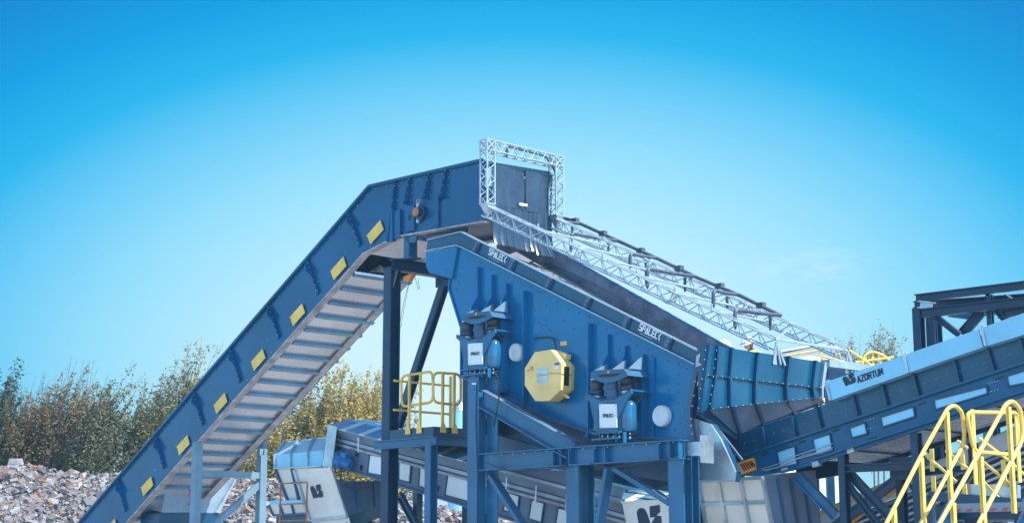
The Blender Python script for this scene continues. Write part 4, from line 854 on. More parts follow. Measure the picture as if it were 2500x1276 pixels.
# ================================================================== galvanised conveyor low behind the trestle
gc = thing('ribbed_conveyor', 'galvanised conveyor with ribbed side and pale cover low behind the right trestle', 'conveyor', flat(S(2200, 1270, oR-2.0)))
oG = oR-1.9
g0, g1 = S(2040, 1232, oG), S(2500, 1030, oG); dG = (g1-g0).normalized(); pG = dG.cross(NV); pG = pG if pG.z > 0 else -pG
ga, gb = g0-dG*2.5, g1+dG*3
mb = MB(); mb.prism([ga, gb, gb-pG*.26, ga-pG*.26], -NV*.02); mb.prism([ga, gb, gb-NV*.9+pG*.2, ga-NV*.9+pG*.2], -pG*.02); obj('cover', mb, M['white'], gc)
for i in range(7):
    o_ = pG*-(.32+.09*i); mb = MB(); mb.bar(ga+o_, gb+o_, .06, .035, pG); obj('side_rib', mb, M['white'] if i % 2 else M['galv'], gc)
mb = MB(); mb.prism([ga-pG*.26-NV*.05, gb-pG*.26-NV*.05, gb-pG*1.0-NV*.05, ga-pG*1.0-NV*.05], -NV*.02); obj('side_plate', mb, M['rib'], gc)
mb = MB(); mb.prism([ga+pG*.02+NV*.01, g0.lerp(g1, .3)+pG*.02+NV*.01, g0.lerp(g1, .3)+pG*-.06+NV*.01, ga-pG*.06+NV*.01], NV*.004); obj('yellow_edge', mb, M['yellow'], gc)
for f in (.05, .55, .95): p = ga.lerp(gb, f)-pG*1.0-NV*.4; mb = MB(); mb.bar(flat(p), p, .15, .15, NV); obj('leg', mb, M['navy'], gc)
pp = thing('waste_pipe', 'grey sloping duct with orange bands in front of the ribbed conveyor', 'duct', flat(S(2130, 1200, oR-1.5)))
a, b = S(2060, 1268, oR-1.5), S(2196, 1166, oR-1.5); mb = MB(); mb.tube([a-(b-a)*.4, b+(b-a)*.5], .09, 14); obj('duct', mb, M['rib'], pp, True)
for f in (.1, .75): mb = MB(); q = a.lerp(b, f)-ZV*.13; mb.bar(q, q+(b-a)*.22, .05, .03); obj('band', mb, M['orange'], pp)
mb = MB(); mb.bar(flat(a), a-ZV*.08, .08, .08, NV); mb.bar(flat(b), b-ZV*.08, .08, .08, NV); obj('stand', mb, M['navy'], pp)
# ================================================================== platform with yellow guard rail
oC0 = .05
def z6(x, y): return (600+x/3.222, 880+y/3.222)
cor = S(*z6(1477, 516), oC0); sP = sof(cor)
pf = thing('access_platform', 'small navy platform on a post, left of the machine, holding the yellow guard rail', 'platform', flat(cor))
mb = MB(); w1, w2 = -TV*1.25, -NV*1.5; mb.prism([cor, cor+w1, cor+w1+w2, cor+w2], -ZV*.17); obj('deck', mb, M['navy'], pf)
mb = MB(); q = cor-ZV*.25-NV*.06; mb.ibeam(q-TV*1.75, q, .12, .16); mb.ibeam(q-TV*.06, q-TV*.06-NV*1.4, .12, .14); obj('deck_beam', mb, M['steel'], pf)
p = S(*z6(1460, 650), oC0-.1); mb = MB(); mb.ibeam(flat(p), p, .16, .17, NV); obj('post', mb, M['steel'], pf)
p = p-NV*1.3-ZV*.05; mb = MB(); mb.ibeam(flat(p), p, .16, .17, NV); obj('post', mb, M['steel'], pf)
gr = thing('guard_rail', 'yellow tubular guard rail of two rounded frames around the platform corner', 'railing', cor)
c1 = cor-NV*.04
L1 = [S(*z6(*p), oC0-.04) for p in ((1222, 122), (1470, 82), (1474, 325), (1226, 362))]
L2 = [T(*z6(*p), sP-.04) for p in ((1474, 92), (1692, 106), (1690, 350), (1474, 328))]
for L in (L1, L2): mb = MB(); mb.tube(loop(L, .14, 5), .024, 9); obj('rail_frame', mb, M['yellow'], gr, True)
for (x, y0, pl_) in ((1290, 112, 0), (1378, 98, 0), (1548, 95, 1), (1638, 102, 1)):
    t_ = S(*z6(x, y0), oC0-.01) if not pl_ else T(*z6(x, y0), sP-.01); ax = TV if not pl_ else NV; ay = NV if not pl_ else TV
    b_ = flat(t_, cor.z-.10); mb = MB(); mb.box((t_+b_)/2+ay*.01, ax*.03, ay*.008, (t_-b_)/2); mb.box((t_+b_)/2+ax*.024+ay*.02, ax*.007, ay*.02, (t_-b_)/2)
    mb.prism([b_-ax*.07+ay*.025, b_+ax*.07+ay*.025, b_+ax*.07+ay*.025+ZV*.07, b_+ax*.03+ay*.025+ZV*.17, b_-ax*.03+ay*.025+ZV*.17, b_-ax*.07+ay*.025+ZV*.07], ay*.012)
    mb.bolt(b_+ax*.04+ay*.037+ZV*.03, ay, .014); mb.bolt(b_-ax*.04+ay*.037+ZV*.03, ay, .014); obj('rail_post', mb, M['yellow'], gr)
far1 = T(*z6(1305, 125), sP-1.2) ; mb = MB()
zt, zm = L1[1].z-.08, L1[2].z-.06
for z_ in (zt, zm): mb.tube([flat(cor-TV*1.2, z_)-NV*.05, flat(cor-TV*1.2, z_)-NV*1.45], .022, 8)
for k in (1.43,): q = flat(cor-TV*1.2-NV*k, cor.z); mb.box(q+ZV*.55, NV*.03, TV*.008, ZV*.55)
obj('rear_rail', mb, M['yellow'], gr, True)
# ================================================================== covered conveyor that passes under the machine
oC = -.75; WC = 1.25
def C6(pts, o=0.0): return [S(*z6(*p), oC+o) for p in pts]
cc = thing('galvanised_conveyor', 'grey covered conveyor with pale inspection panels falling to the right under the screen', 'conveyor', flat(S(900, 1240, oC)))
ta, tb_ = C6([(715, 522), (1775, 795)]); dC = (tb_-ta).normalized(); pC = dC.cross(NV); pC = pC if pC.z > 0 else -pC
LC = (S(1640, 1262, oC)-ta).dot(dC)
def CP(s_, h, o=0.0): return ta+dC*s_+pC*h+NV*o
def sC_(x, y): p = S(*z6(x, y), oC); return (p-ta).dot(dC), (p-ta).dot(pC)
side_h = sC_(1090, 945)[1]
mb = MB(); s0_ = sC_(690, 640)[0]; mb.prism([CP(s0_, -.16), CP(LC, -.16), CP(LC, side_h-.1), CP(sC_(1425, 1055)[0], sC_(1425, 1055)[1]), CP(sC_(1090, 945)[0], side_h), CP(s0_+.1, side_h+.05)], -NV*.02)
mb.bar(CP(s0_, side_h+.02, .03), CP(LC, side_h-.06, .03), .1, .03, pC); csf = obj('side_frame', mb, M['liner'], cc)
mb = MB(); mb.prism([CP(-.05, 0, .20), CP(LC, 0, .20), CP(LC, -.17, .02), CP(-.05, -.17, .02)], -pC*.012); obj('side_hood', mb, M['hopper'], cc)
mb = MB(); mb.prism([CP(0, -.20, .03), CP(LC, -.20, .03), CP(LC, -.255, .03), CP(0, -.255, .03)], NV*.01); obj('sky_sheen_strip', mb, M['ledge'], cc)  # pale colour paints the sky reflected along this slit
mb = MB(); mb.prism([CP(0, -.30, .03), CP(LC, -.30, .03), CP(LC, -.345, .03), CP(0, -.345, .03)], NV*.01); obj('guide_strip', mb, M['rust'] if False else M['flange'], cc)
mb = MB(); mb.prism([CP(s0_, -.16, -WC), CP(LC, -.16, -WC), CP(LC, side_h, -WC), CP(s0_, side_h, -WC)], NV*.02); obj('far_side', mb, M['rib'], cc)
mb = MB(); mb.prism([CP(s0_, side_h, -.03), CP(LC, side_h, -.03), CP(LC, side_h, -WC), CP(s0_, side_h, -WC)], pC*.02); obj('belly_tray', mb, M['inner'], cc)
mb = MB(); mb.prism([CP(.2, -.5, -.05), CP(LC, -.5, -.05), CP(LC, -.5, -WC), CP(.2, -.5, -WC)], pC*.02); obj('belt', mb, M['rubber'], cc)
x = 0; k = 0
seg = .42
while x < LC-.1:
    L = seg if k % 2 == 0 else .17
    mb = MB(); a, b = CP(x, .0, .2), CP(min(LC, x+L), .0, .2); r1 = pC*.16-NV*.42; r2 = pC*.17-NV*(WC+.1)
    mb.prism([a, b, b+r1, a+r1], pC*.012); mb.prism([a+r1, b+r1, b+r2, a+r2], pC*.012); obj('roof_sheet', mb, M['white'] if k % 2 else M['roofsky'], cc); x += L; k += 1
for pts in ([(975, 735), (1090, 757), (1080, 905), (960, 882)], [(1205, 792), (1302, 815), (1290, 957), (1203, 935)], [(1370, 836), (1428, 850), (1420, 1003), (1360, 985)], [(1590, 895), (1790, 945), (1790, 1118), (1568, 1055)]):
    P = C6(pts, .012); mb = MB(); mb.prism(P, -NV*.006); ip = obj('inspection_panel', mb, M['white'], cc); mb = MB(); [mb.bar(P[k_]+NV*.006, P[(k_+1) % 4]+NV*.006, .03, .02, NV) for k_ in range(4)]; obj('panel_frame', mb, M['navy'], ip)
for pts in ([(480, 1020), (572, 1050), (556, 1195), (432, 1172)], [(672, 1078), (778, 1108), (755, 1272), (645, 1240)], [(890, 1145), (1000, 1175), (985, 1330), (868, 1300)], [(1145, 1215), (1225, 1238), (1215, 1390), (1140, 1370)]):
    P = [S(*z7(*p), oC+.012) for p in pts]; mb = MB(); mb.prism(P, -NV*.006); ip = obj('inspection_panel', mb, M['white'], cc); mb = MB(); [mb.bar(P[k_]+NV*.006, P[(k_+1) % 4]+NV*.006, .03, .02, NV) for k_ in range(4)]; obj('panel_frame', mb, M['navy'], ip)
mb = MB()
for (x, y) in [(1295+i*13, 825+j*14) for i in range(4) for j in range(2)]+[(1280+i*14, 955+j*14) for i in range(4) for j in range(2)]: mb.bolt(C6([(x, y)])[0], NV, .010)
for (x, y) in [(580+i*18, 1065+j*22) for i in range(4) for j in range(2)]+[(785, 1130), (845, 1145), (780, 1160), (600, 1210), (560, 1200), (780, 1240), (840, 1255)]: mb.bolt(S(*z7(x, y), oC), NV, .012)
merge(csf, mb, M['bolt'])
for f in (880, 1100): p = C6([(f, 600)], .2)[0]; mb = MB(); mb.prism([p, p+dC*.05, p+dC*.04-ZV*.3, p-ZV*.28], -NV*.01); obj('hood_bracket', mb, M['galv'], cc)
for (x, y) in ((1750, 830), (460, 880), (705, 960), (955, 1030), (1220, 1100)):
    p = (C6([(x, y)], .12)[0] if x > 1700 else S(*z7(x, y), oC+.12)); mb = MB(); mb.prism([p, p+dC*.03, p+dC*.01-ZV*.3, p-dC*.03-ZV*.28], -NV*.01); obj('hood_bracket', mb, M['galv'], cc)
mb = MB(); P = C6([(650, 499), (718, 519), (678, 836), (606, 830)], .22); mb.prism(P, -TV*.02-NV*.02); P2 = [P[0]-NV*.005, P[0]-NV*(WC+.3), P[3]-NV*(WC+.3), P[3]-NV*.005]; obj('end_plate', mb, M['galv'], cc); mb = MB(); mb.prism(P2, -TV*.02); obj('end_plate', mb, M['galv'], cc)
c = C6([(745, 775)], .02)[0]; mb = MB(); mb.lathe(c, NV, [(.19, 0), (.19, .08), (.15, .11), (.15, .18)], 20); mb.lathe(c+dC*.1+NV*.15-ZV*.02, dC, [(.13, 0), (.13, .18), (.10, .2), (.10, .42), (.07, .46)], 18); mb.box(c+dC*.38+NV*.16+ZV*.13, dC*.08, NV*.06, ZV*.05)
mo = obj('gear_motor', mb, M['motor'], cc, True); mb = MB(); mb.tube(arc([c+dC*.36+NV*.2-ZV*.06, c+dC*.30+NV*.24-ZV*.4, c+dC*.75+NV*.1-ZV*.5, c+dC*1.0+NV*.05-ZV*.34], .2), .012, 6); obj('motor_cable', mb, M['black'], mo, True)
mb = MB()
for (x, y, w, h) in ((737, 680, .05, .06), (877, 720, .05, .08), (907, 840, .035, .05), (925, 715, .06, .012), (1530, 870, .06, .012), (1510, 1005, .03, .05)): mb.box(C6([(x, y)], .012)[0], dC*w, NV*.006, pC*h)
obj('frame_slot', mb, M['black'], cc)
for (u, o_) in ((1020, -.1), (1300, -.1), (1020, -WC), (1300, -WC)):
    p = S(u, 1230, oC+o_); q = CP((p-ta).dot(dC), side_h, 0); q = Vector((p.x, p.y, q.z)); mb = MB(); mb.bar(flat(q), q, .12, .14, NV); obj('leg', mb, M['navy'], cc)
p = S(*z6(1215, 1060), oC+.05); q = S(*z6(1330, 1276), oC+.05); mb = MB(); mb.ibeam(p, p+(q-p)*1.6, .1, .13); obj('brace', mb, M['navy'], cc)
# emblem chute at its head
hc = thing('head_chute', 'cream discharge chute with a dark emblem at the head of the grey covered conveyor', 'chute', flat(S(*z6(700, 1270), oC+.2)))
f1, f2, f3, f4 = S(*z6(395, 856), oC+.42), S(*z6(676, 836), oC+.42), S(*z6(802, 1226), oC+.16), S(*z6(517, 1256), oC+.16)
mb = MB(); mb.prism([f1, f2, f3, f4], -NV*.02); fr_ = obj('front_plate', mb, M['cream'], hc)
mb = MB(); mb.prism([f4-NV*.01, f3-NV*.01, flat(f3, f3.z-.6)+TV*.1-NV*.15, flat(f4, f4.z-.6)+TV*.06-NV*.15], -NV*.02); obj('lower_plate', mb, M['cream'], hc)
mb = MB(); mb.bar(f4+NV*.02, f3+NV*.02, .05, .05, NV); mb.bar(f1+NV*.02-TV*.02, f4+NV*.02-TV*.02, .06, .07, NV); mb.bar(f2+NV*.012, f3+NV*.012, .03, .03, NV); obj('edge_angle', mb, M['galv'], hc)
X = (f2-f1).normalized(); Y = (f1-f4).normalized(); nn = X.cross(Y); nn = nn if nn.dot(NV) > 0 else -nn
a = f4+(S(*z6(520, 1080), oC+.28)-f4); a = a+nn*(-(a-f1).dot(nn)+.002); Yv = (ZV-nn*ZV.dot(nn)).normalized(); mb = MB(); logo(mb, a, X, Yv, .38, nn); obj('emblem', mb, M['ink'], fr_)
e1, e2 = S(*z6(730, 945), oC+.36), S(*z6(800, 1222), oC+.16); se = sof(e1)
mb = MB(); g1_, g2_, g3_ = T(*z6(1100, 945), se), T(*z6(1180, 1090), se), T(*z6(800, 1222), se); mb.prism([e1, g1_, g2_, g3_], -TV*.02)
for x0, x1 in ((870, 890), (1010, 1025)): mb.bar(T(*z6(x0, 950), se+.02), T(*z6(x1, 1150), se+.02), .03, .03, TV)
obj('throat_plate', mb, M['rib'], hc)
mb = MB(); mb.prism([g3_, g2_, flat(g2_, g2_.z-.25), flat(g3_, g3_.z-.25)], -TV*.05); mb.bar(flat(g3_)-NV*.2, g3_-NV*.2-ZV*.2, .15, .15, NV); mb.bar(flat(g2_)+NV*.1, g2_+NV*.1-ZV*.2, .15, .15, NV); obj('chute_frame', mb, M['navy'], hc)
# pale ribbed hood on the far left of it
rh = thing('ribbed_hood', 'pale hood with three bright ribs and a sloping cream chute at the conveyor end', 'hood', flat(S(*z6(400, 1270), oC)))
oH = .12
fa = [C6([(x, y)], oH)[0] for x, y in ((232, 740), (612, 704))]; fb = [C6([(x, y)], oH)[0] for x, y in ((236, 846), (606, 828))]; fc_ = [C6([(x, y)], oH-.45)[0] for x, y in ((306, 640), (640, 604))]
mb = MB(); mb.prism([fa[0], fa[1], fb[1], fb[0]], -NV*.02); mb.prism([fa[0]-NV*.0, fa[1], fc_[1], fc_[0]], -NV*.02); mb.prism([fa[0]-NV*.02, fb[0]-NV*.02, flat(fb[0], fb[0].z)-NV*.7, fc_[0]-NV*.3], TV*.01); obj('hood_sheet', mb, M['cyan'], rh)
for f in (0, .345, .70):
    a, b, c = fa[0].lerp(fa[1], f), fb[0].lerp(fb[1], f), fc_[0].lerp(fc_[1], f); mb = MB(); mb.bar(a+NV*.02, b+NV*.02, .03, .05, NV); mb.bar(a+NV*.02, c+NV*.02+ZV*.02, .04, .05, NV); add_bolts(mb, a+NV*.03, c+NV*.03, 4, (NV+ZV).normalized(), .012); obj('hood_rib', mb, M['galv'], rh)
mb = MB(); mb.bar(fb[0]+NV*.02, fb[1]+NV*.02, .05, .03); mb.bar(fc_[0], fc_[1], .04, .03); obj('edge_angle', mb, M['galv'], rh)
sl = [C6([(x, y)], o_)[0] for x, y, o_ in ((242, 850, .1), (606, 830, .1), (700, 1250, -.25), (400, 1250, -.25))]
mb = MB(); mb.prism(sl, -NV*.02); obj('sloping_plate', mb, M['cream'], rh)
for f in (0, .36): a, b = sl[0].lerp(sl[1], f), sl[3].lerp(sl[2], f*.6); mb = MB(); mb.bar(a+NV*.03, b+NV*.03, .04, .06, NV); obj('plate_rib', mb, M['rib'], rh)
mb = MB(); q = (sl[2]+sl[3])/2; mb.bar(flat(q), q, .3, .3, NV); obj('leg', mb, M['navy'], rh)
# lower small chute and rusty ladder frame
sc_ = thing('small_chute', 'small pale chute with cream ribbed side behind the rusty rail frame', 'chute', flat(S(*z6(300, 1270), oC-.2)))
q = [C6([(x, y)], o_)[0] for x, y, o_ in ((186, 1100, 0), (480, 1090, 0), (480, 1122, 0), (186, 1132, 0), (225, 1215, -.1), (490, 1200, -.1))]
mb = MB(); mb.prism(q[0:4], -NV*.05); obj('top_band', mb, M['cyan'], sc_); mb = MB(); mb.prism([q[3], q[2], q[5], q[4]], -NV*.02); obj('side_plate', mb, M['cream'], sc_)
mb = MB()
for f in (0, .3, .62): mb.bar(q[3].lerp(q[2], f)+NV*.02, q[4].lerp(q[5], f)+NV*.02, .03, .05, NV)
mb.bar(q[4]+NV*.02, q[5]+NV*.02, .04, .04); obj('plate_rib', mb, M['rib'], sc_); mb = MB(); qq = q[4].lerp(q[5], .5); mb.prism([q[4]-NV*.05, q[5]-NV*.05, flat(q[5])-NV*.05, flat(q[4])-NV*.05], -NV*.3); obj('base_box', mb, M['navy'], sc_)
rf = thing('rusty_rail_frame', 'rusty orange tube rail frame in front of the small pale chute', 'railing', flat(C6([(270, 1270)], .5)[0]))
P = C6([(275, 965), (432, 962), (268, 1128), (480, 1114), (262, 1258), (520, 1262)], .45)
mb = MB(); mb.tube([P[0]+ZV*.02, flat(P[0])], .018, 7); mb.tube([flat(P[3], P[1].z), flat(P[3])], .018, 7); obj('upright', mb, M['rust'], rf, True); mb = MB()
for i in (0, 2, 4): mb.tube([P[i], flat(P[3], P[i].z)], .016, 7)
obj('rail', mb, M['rust'], rf, True)
# grey sheets hung between the posts under the machine
fs = thing('fines_chute', 'grey sheet chute hung between the steel posts below the main beam', 'chute', flat(S(1400, 1200, oC+.5)))
for pts, m_ in (([(360, 835), (965, 842), (965, 975), (640, 905), (470, 862)], 'liner'), ([(1145, 905), (1445, 985), (1400, 1112), (1145, 1030)], 'hopper'), ([(1140, 830), (1800, 930), (1800, 1010), (1540, 985), (1140, 890)], 'navy')):
    mb = MB(); P = [S(*z7(*p), oC+.5) for p in pts]; mb.prism(P, -NV*.02); obj('sheet', mb, M[m_], fs)
mb = MB(); a, b = S(*z7(420, 840), oC+.53), S(*z7(960, 985), oC+.53); mb.bar(a, b, .03, .05); obj('angle_bar', mb, M['ledge'], fs)
mb = MB(); a, b = S(*z7(1140, 1015), oC+.53), S(*z7(1440, 1090), oC+.53); mb.bar(a, b, .03, .04); obj('angle_bar', mb, M['ledge'], fs)
mb = MB(); q = S(*z7(1000, 950), oC+.4); mb.bar(flat(q), q, .12, .12, NV); obj('hanger', mb, M['navy'], fs)
# ================================================================== people on the far walkway
def person(name, label, base, face, pose, helmet_only=False):
    """one continuous skinned body; face = unit vector the chest points to"""
    f = face.normalized(); r = Vector((f.y, -f.x, 0)); b = Vector(base)
    t = thing(name, label, 'person', b)
    lean = pose.get('lean', 0.1)
    hip = b+ZV*.93; chest = b+ZV*1.28+f*lean*.5; neck = b+ZV*1.46+f*lean; 
    pts = [hip, b+ZV*1.1+f*lean*.25, chest, neck]; rad = [.145, .14, .155, .06]; ed = [(0, 1), (1, 2), (2, 3)]
    hd_ = neck+ZV*.09+f*.04; pts.append(hd_); rad.append(.065); ed.append((3, 4)); head_i = 4
    for s in (-1, 1):
        i = len(pts); pts += [b+r*(.1*s)+ZV*.86, b+r*(.12*s)+ZV*.48+f*.03, b+r*(.13*s)+ZV*.08-f*.02, b+r*(.14*s)+ZV*.03+f*.16]; rad += [.095, .065, .045, .04]; ed += [(0, i), (i, i+1), (i+1, i+2), (i+2, i+3)]
        i = len(pts); sh = chest+ZV*.12+r*(.2*s); el = sh-ZV*.27+r*(.06*s)+f*.05; wr = el-ZV*.12+f*.22-r*(.05*s); pts += [sh, el, wr, wr+f*.09-ZV*.02]; rad += [.062, .05, .036, .03]; ed += [(2, i), (i, i+1), (i+1, i+2), (i+2, i+3)]
        hb = i+3
        for k in range(4):
            p0 = pts[hb]+r*((k-1.5)*.022); pts += [p0+f*.045-ZV*.01, p0+f*(.075-.006*abs(k-1))-ZV*.035]; rad += [.010, .008]; n_ = len(pts); ed += [(hb, n_-2), (n_-2, n_-1)]
        p0 = pts[i+2]-r*(.03*s)+f*.03; pts += [p0, p0-r*(.02*s)+f*.04-ZV*.01]; rad += [.011, .009]; n_ = len(pts); ed += [(i+2, n_-2), (n_-2, n_-1)]
    me = bpy.data.meshes.new('body'); me.from_pydata([p-b for p in pts], ed, []); o = bpy.data.objects.new('body', me); COL.objects.link(o); o.parent = t; WL[o.name] = b
    sk_ = o.modifiers.new('skin', 'SKIN'); ly = me.skin_vertices[0].data
    for v, q in zip(ly, rad): v.radius = (q, q)
    ly[0].use_root = True; o.modifiers.new('sub', 'SUBSURF').levels = 1; o.modifiers['sub'].render_levels = 1
    me.materials.append(M['cloth'])
    # vest over the torso
    mb = MB(); ax = (neck-hip).normalized(); mb.lathe(hip+ZV*.06, ax, [(.16, 0), (.175, .12), (.185, .28), (.20, .37), (.19, .44), (.10, .49), (.075, .5)], 18); obj('vest', mb, M['vest'], t, True)
    # head with face
    hdir = pose.get('look', f).normalized(); up = pose.get('up', ZV); up = (up-hdir*up.dot(hdir)).normalized(); sd = hdir.cross(up)
    hc_ = hd_+up*.07+hdir*.02
    mb = MB(); n, m = 16, 12; P = []
    for i in range(m+1):
        a = math.pi*i/m
        for k in range(n):
            c = 2*math.pi*k/n; x, y, z = math.sin(a)*math.cos(c), math.sin(a)*math.sin(c), math.cos(a)
            rx = .098*(1+(.05 if x > 0 else .05)); wz = .118; ry = .076*(1-.22*max(0, -z))
            px = x*rx*(1-.1*max(0, -z)); 
            if x > .8 and abs(y) < .3 and -.35 < z < .12: px += .022          # nose
            if x > .7 and -.62 < z < -.38: px += .006                          # lips
            if x > .6 and .1 < z < .3 and .2 < abs(y) < .6: px -= .006         # eye sockets
            if x > .5 and z < -.75: px += .012                                 # chin
            P.append(hc_+hdir*px+sd*(y*ry)+up*(z*wz))
    mb.add(P, [(i*n+k, i*n+(k+1) % n, (i+1)*n+(k+1) % n, (i+1)*n+k) for i in range(m) for k in range(n)])
    for s in (-1, 1): mb.ball(hc_+sd*(.08*s)-up*.005-hdir*.005, .03, .5, .5, 1, 8, 6)
    hd_o = obj('head', mb, M['skin'], t, True)
    mb = MB()
    for s in (-1, 1): mb.ball(hc_+sd*(.032*s)+hdir*.086+up*.02, .011, n=8, m=6)
    mb.bar(hc_+hdir*.098-up*.05-sd*.02, hc_+hdir*.098-up*.05+sd*.02, .006, .006); obj('eyes', mb, M['black'], hd_o, True)
    mb = MB()                                                                  # hair round the back and the beard line
    P = []
    for i in range(7):
        a = math.pi*(.42+.36*i/6)
        for k in range(13):
            c = math.pi*(.42+1.16*k/12); P.append(hc_+hdir*(math.sin(a)*math.cos(c)*.112-.002)+sd*(math.sin(a)*math.sin(c)*.086)+up*(math.cos(a)*.13))
    mb.add(P, [(i*13+k, i*13+k+1, (i+1)*13+k+1, (i+1)*13+k) for i in range(6) for k in range(12)]); obj('hair', mb, M['hair'], hd_o, True)
    # helmet: dome, ridge and brim
    mb = MB(); h0 = hc_+up*.035; n, m = 20, 8; P = []
    for i in range(m+1):
        a = math.pi/2*i/m
        for k in range(n):
            c = 2*math.pi*k/n; P.append(h0+hdir*(math.sin(a)*math.cos(c)*.138)+sd*(math.sin(a)*math.sin(c)*.112)+up*(math.cos(a)*.122))
    mb.add(P, [(i*n+k, i*n+(k+1) % n, (i+1)*n+(k+1) % n, (i+1)*n+k) for i in range(m) for k in range(n)])
    br = [h0+hdir*(math.cos(2*math.pi*k/n)*(.15+(.05 if math.cos(2*math.pi*k/n) > .5 else 0)))+sd*(math.sin(2*math.pi*k/n)*.124) for k in range(n)]
    mb.prism(br, up*.012); mb.tube([h0+hdir*(.14*math.cos(q))+up*(.126*math.sin(q)) for q in [math.pi*x/8 for x in range(1, 8)]], .014, 6)
    hm = obj('helmet', mb, M['helmet'], t, True)
    if pose.get('muffs'):
        mb = MB()
        for s in (-1, 1): mb.lathe(h0+sd*(.105*s)-up*.02-hdir*.02, sd*s, [(.038, 0), (.042, .02), (.03, .04)], 12); mb.bar(h0+sd*(.12*s)-up*.02, h0+sd*(.12*s)+up*.05, .02, .01)
        obj('ear_defenders', mb, M['black'], hm, True)
    return t
YP = 33.0
wd = D(1832, 838, YP); zf = wd.z-1.60
look2 = Vector((-.75, -.45, -.45)); up2 = Vector((.15, -.1, 1))
person('person', 'person in white helmet and yellow vest looking down, behind the hood edge under the truss', Vector((wd.x+.09, wd.y, zf-.03)), Vector((-.8, -.5, 0)), dict(lean=.10, look=look2, up=up2))
wd1 = D(1759, 842, YP+.4)
person('person', 'person almost hidden behind the chute, only a white helmet with ear defenders showing', Vector((wd1.x, wd1.y, wd1.z-1.66)), Vector((.9, .4, 0)), dict(lean=.02, look=Vector((.9, .3, -.1)), muffs=True))
wk = thing('service_walkway', 'galvanised service walkway with yellow rails behind the discharge hood', 'walkway', flat(Vector((wd.x, wd.y, 0))))
mb = MB(); cx0 = Vector((wd.x+1.4, wd.y, zf-.05)); ex = Vector((1, 0, 0)); ey = Vector((0, 1, 0)); mb.box(cx0, ex*3.4, ey*.9, ZV*.045); obj('deck', mb, M['galv'], wk)
for i in (-3.2, 0, 3.2):
    for j in (-.8, .8): q = cx0+ex*i+ey*j; mb = MB(); mb.bar(flat(q), q, .15, .15, ey); obj('leg', mb, M['navy'], wk)
YR = 33.6
def Rr(pts, Y=YR): return [D(u, v, Y) for u, v in pts]
for pts in ([(1918, 868), (2006, 854)], [(2070, 852), (2150, 906)], [(2088, 884), (2182, 871)], [(2010, 870), (2100, 892)]): mb = MB(); mb.tube(Rr(pts), .026, 8); obj('handrail', mb, M['yellow'], wk, True)
mb = MB(); mb.tube(arc(Rr([(2104, 900), (2108, 868), (2128, 857), (2152, 864), (2176, 882)]), .2), .028, 8); obj('handrail', mb, M['yellow'], wk, True)
mb = MB(); mb.tube(arc(Rr([(2036, 885), (2036, 868), (2048, 862)]), .1), .03, 8); obj('handrail', mb, M['yellow'], wk, True)
for (u, v) in ((2005, 856), (2030, 872), (2040, 866), (2113, 868), (2131, 862), (2150, 868), (1925, 868)):
    p = D(u, v, YR+.02); mb = MB(); mb.bar(Vector((p.x, p.y, zf-.05)), p, .05, .02, ey); obj('rail_post', mb, M['yellow'], wk)
# ================================================================== far buildings
sh = thing('site_shed', 'pale far shed with a low pitched roof showing just above the hood edge', 'shed', flat(D(1985, 880, 70)))
P = [D(u, v, 70) for u, v in ((1912, 862), (1990, 846), (2052, 852))]; mb = MB(); mb.prism([flat(P[0]), P[0], P[1], P[2], flat(P[2])], ey*6); obj('wall', mb, M['concrete'], sh)
mb = MB(); mb.prism([P[0]-ex*.2+ZV*.02-ey*.2, P[1]+ZV*.02-ey*.2, P[1]+ZV*.1-ey*.2, P[0]-ex*.2+ZV*.1-ey*.2], ey*6.4); mb.prism([P[1]+ZV*.02-ey*.2, P[2]+ex*.2+ZV*.02-ey*.2, P[2]+ex*.2+ZV*.1-ey*.2, P[1]+ZV*.1-ey*.2], ey*6.4); obj('roof', mb, M['white'], sh)
si = thing('far_silo', 'pale blue tapered far silo seen through the yellow guard rail', 'silo', flat(D(1118, 1040, 90)))
c = flat(D(1122, 1040, 90)); z1_, z2_, z3_ = D(1122, 1048, 90).z, D(1122, 1005, 90).z, D(1122, 980, 90).z; mb = MB(); mb.lathe(c, ZV, [(.62, 0), (.62, z1_), (.55, z2_)], 18); obj('shell', mb, M['cyan'], si, True); mb = MB(); mb.lathe(c+ZV*z2_, ZV, [(.57, 0), (.57, .05), (.18, z3_-z2_), (.12, z3_-z2_+.1)], 18); obj('cone_roof', mb, M['galv'], si, True)
# ================================================================== ground and rubble heap
mb = MB()
mb.face([Vector((-1200, -1200, 0)), Vector((1200, -1200, 0)), Vector((1200, 1200, 0)), Vector((-1200, 1200, 0))])
tag(obj('ground', mb, M['soil']), None, None, kind='structure')
random.seed(3)
prof = [(-22, 4.3), (-17, 4.45), (-15.5, 4.35), (-13.5, 4.2), (-12, 4.05), (-10.5, 3.95), (-9, 4.0), (-7.2, 4.0), (-6, 3.6), (-4, 3.3), (-2, 3.1), (0, 2.6), (3, 1.5), (6, .3), (9, 0)]
def crest(x):
    for (a, za), (b, zb) in zip(prof[:-1], prof[1:]):
        if a <= x <= b: return za+(zb-za)*(x-a)/(b-a)
    return 0
def heap(x, y):
    c = crest(x); f = 1-abs(y-46)/7.5
    f = max(0, f); f = f if f < .85 else .85+(f-.85)*.6
    return c*f/.94+.07*math.sin(x*2.3+y)*math.sin(y*1.7)*(f > .02)-.03
mb = MB(); xs_ = [-24+.4*i for i in range(85)]; ys_ = [38+.4*j for j in range(41)]; P = [Vector((x, y, heap(x, y))) for x in xs_ for y in ys_]; ny = len(ys_)
mb.add(P, [(i*ny+j, i*ny+j+1, (i+1)*ny+j+1, (i+1)*ny+j) for i in range(len(xs_)-1) for j in range(ny-1)])
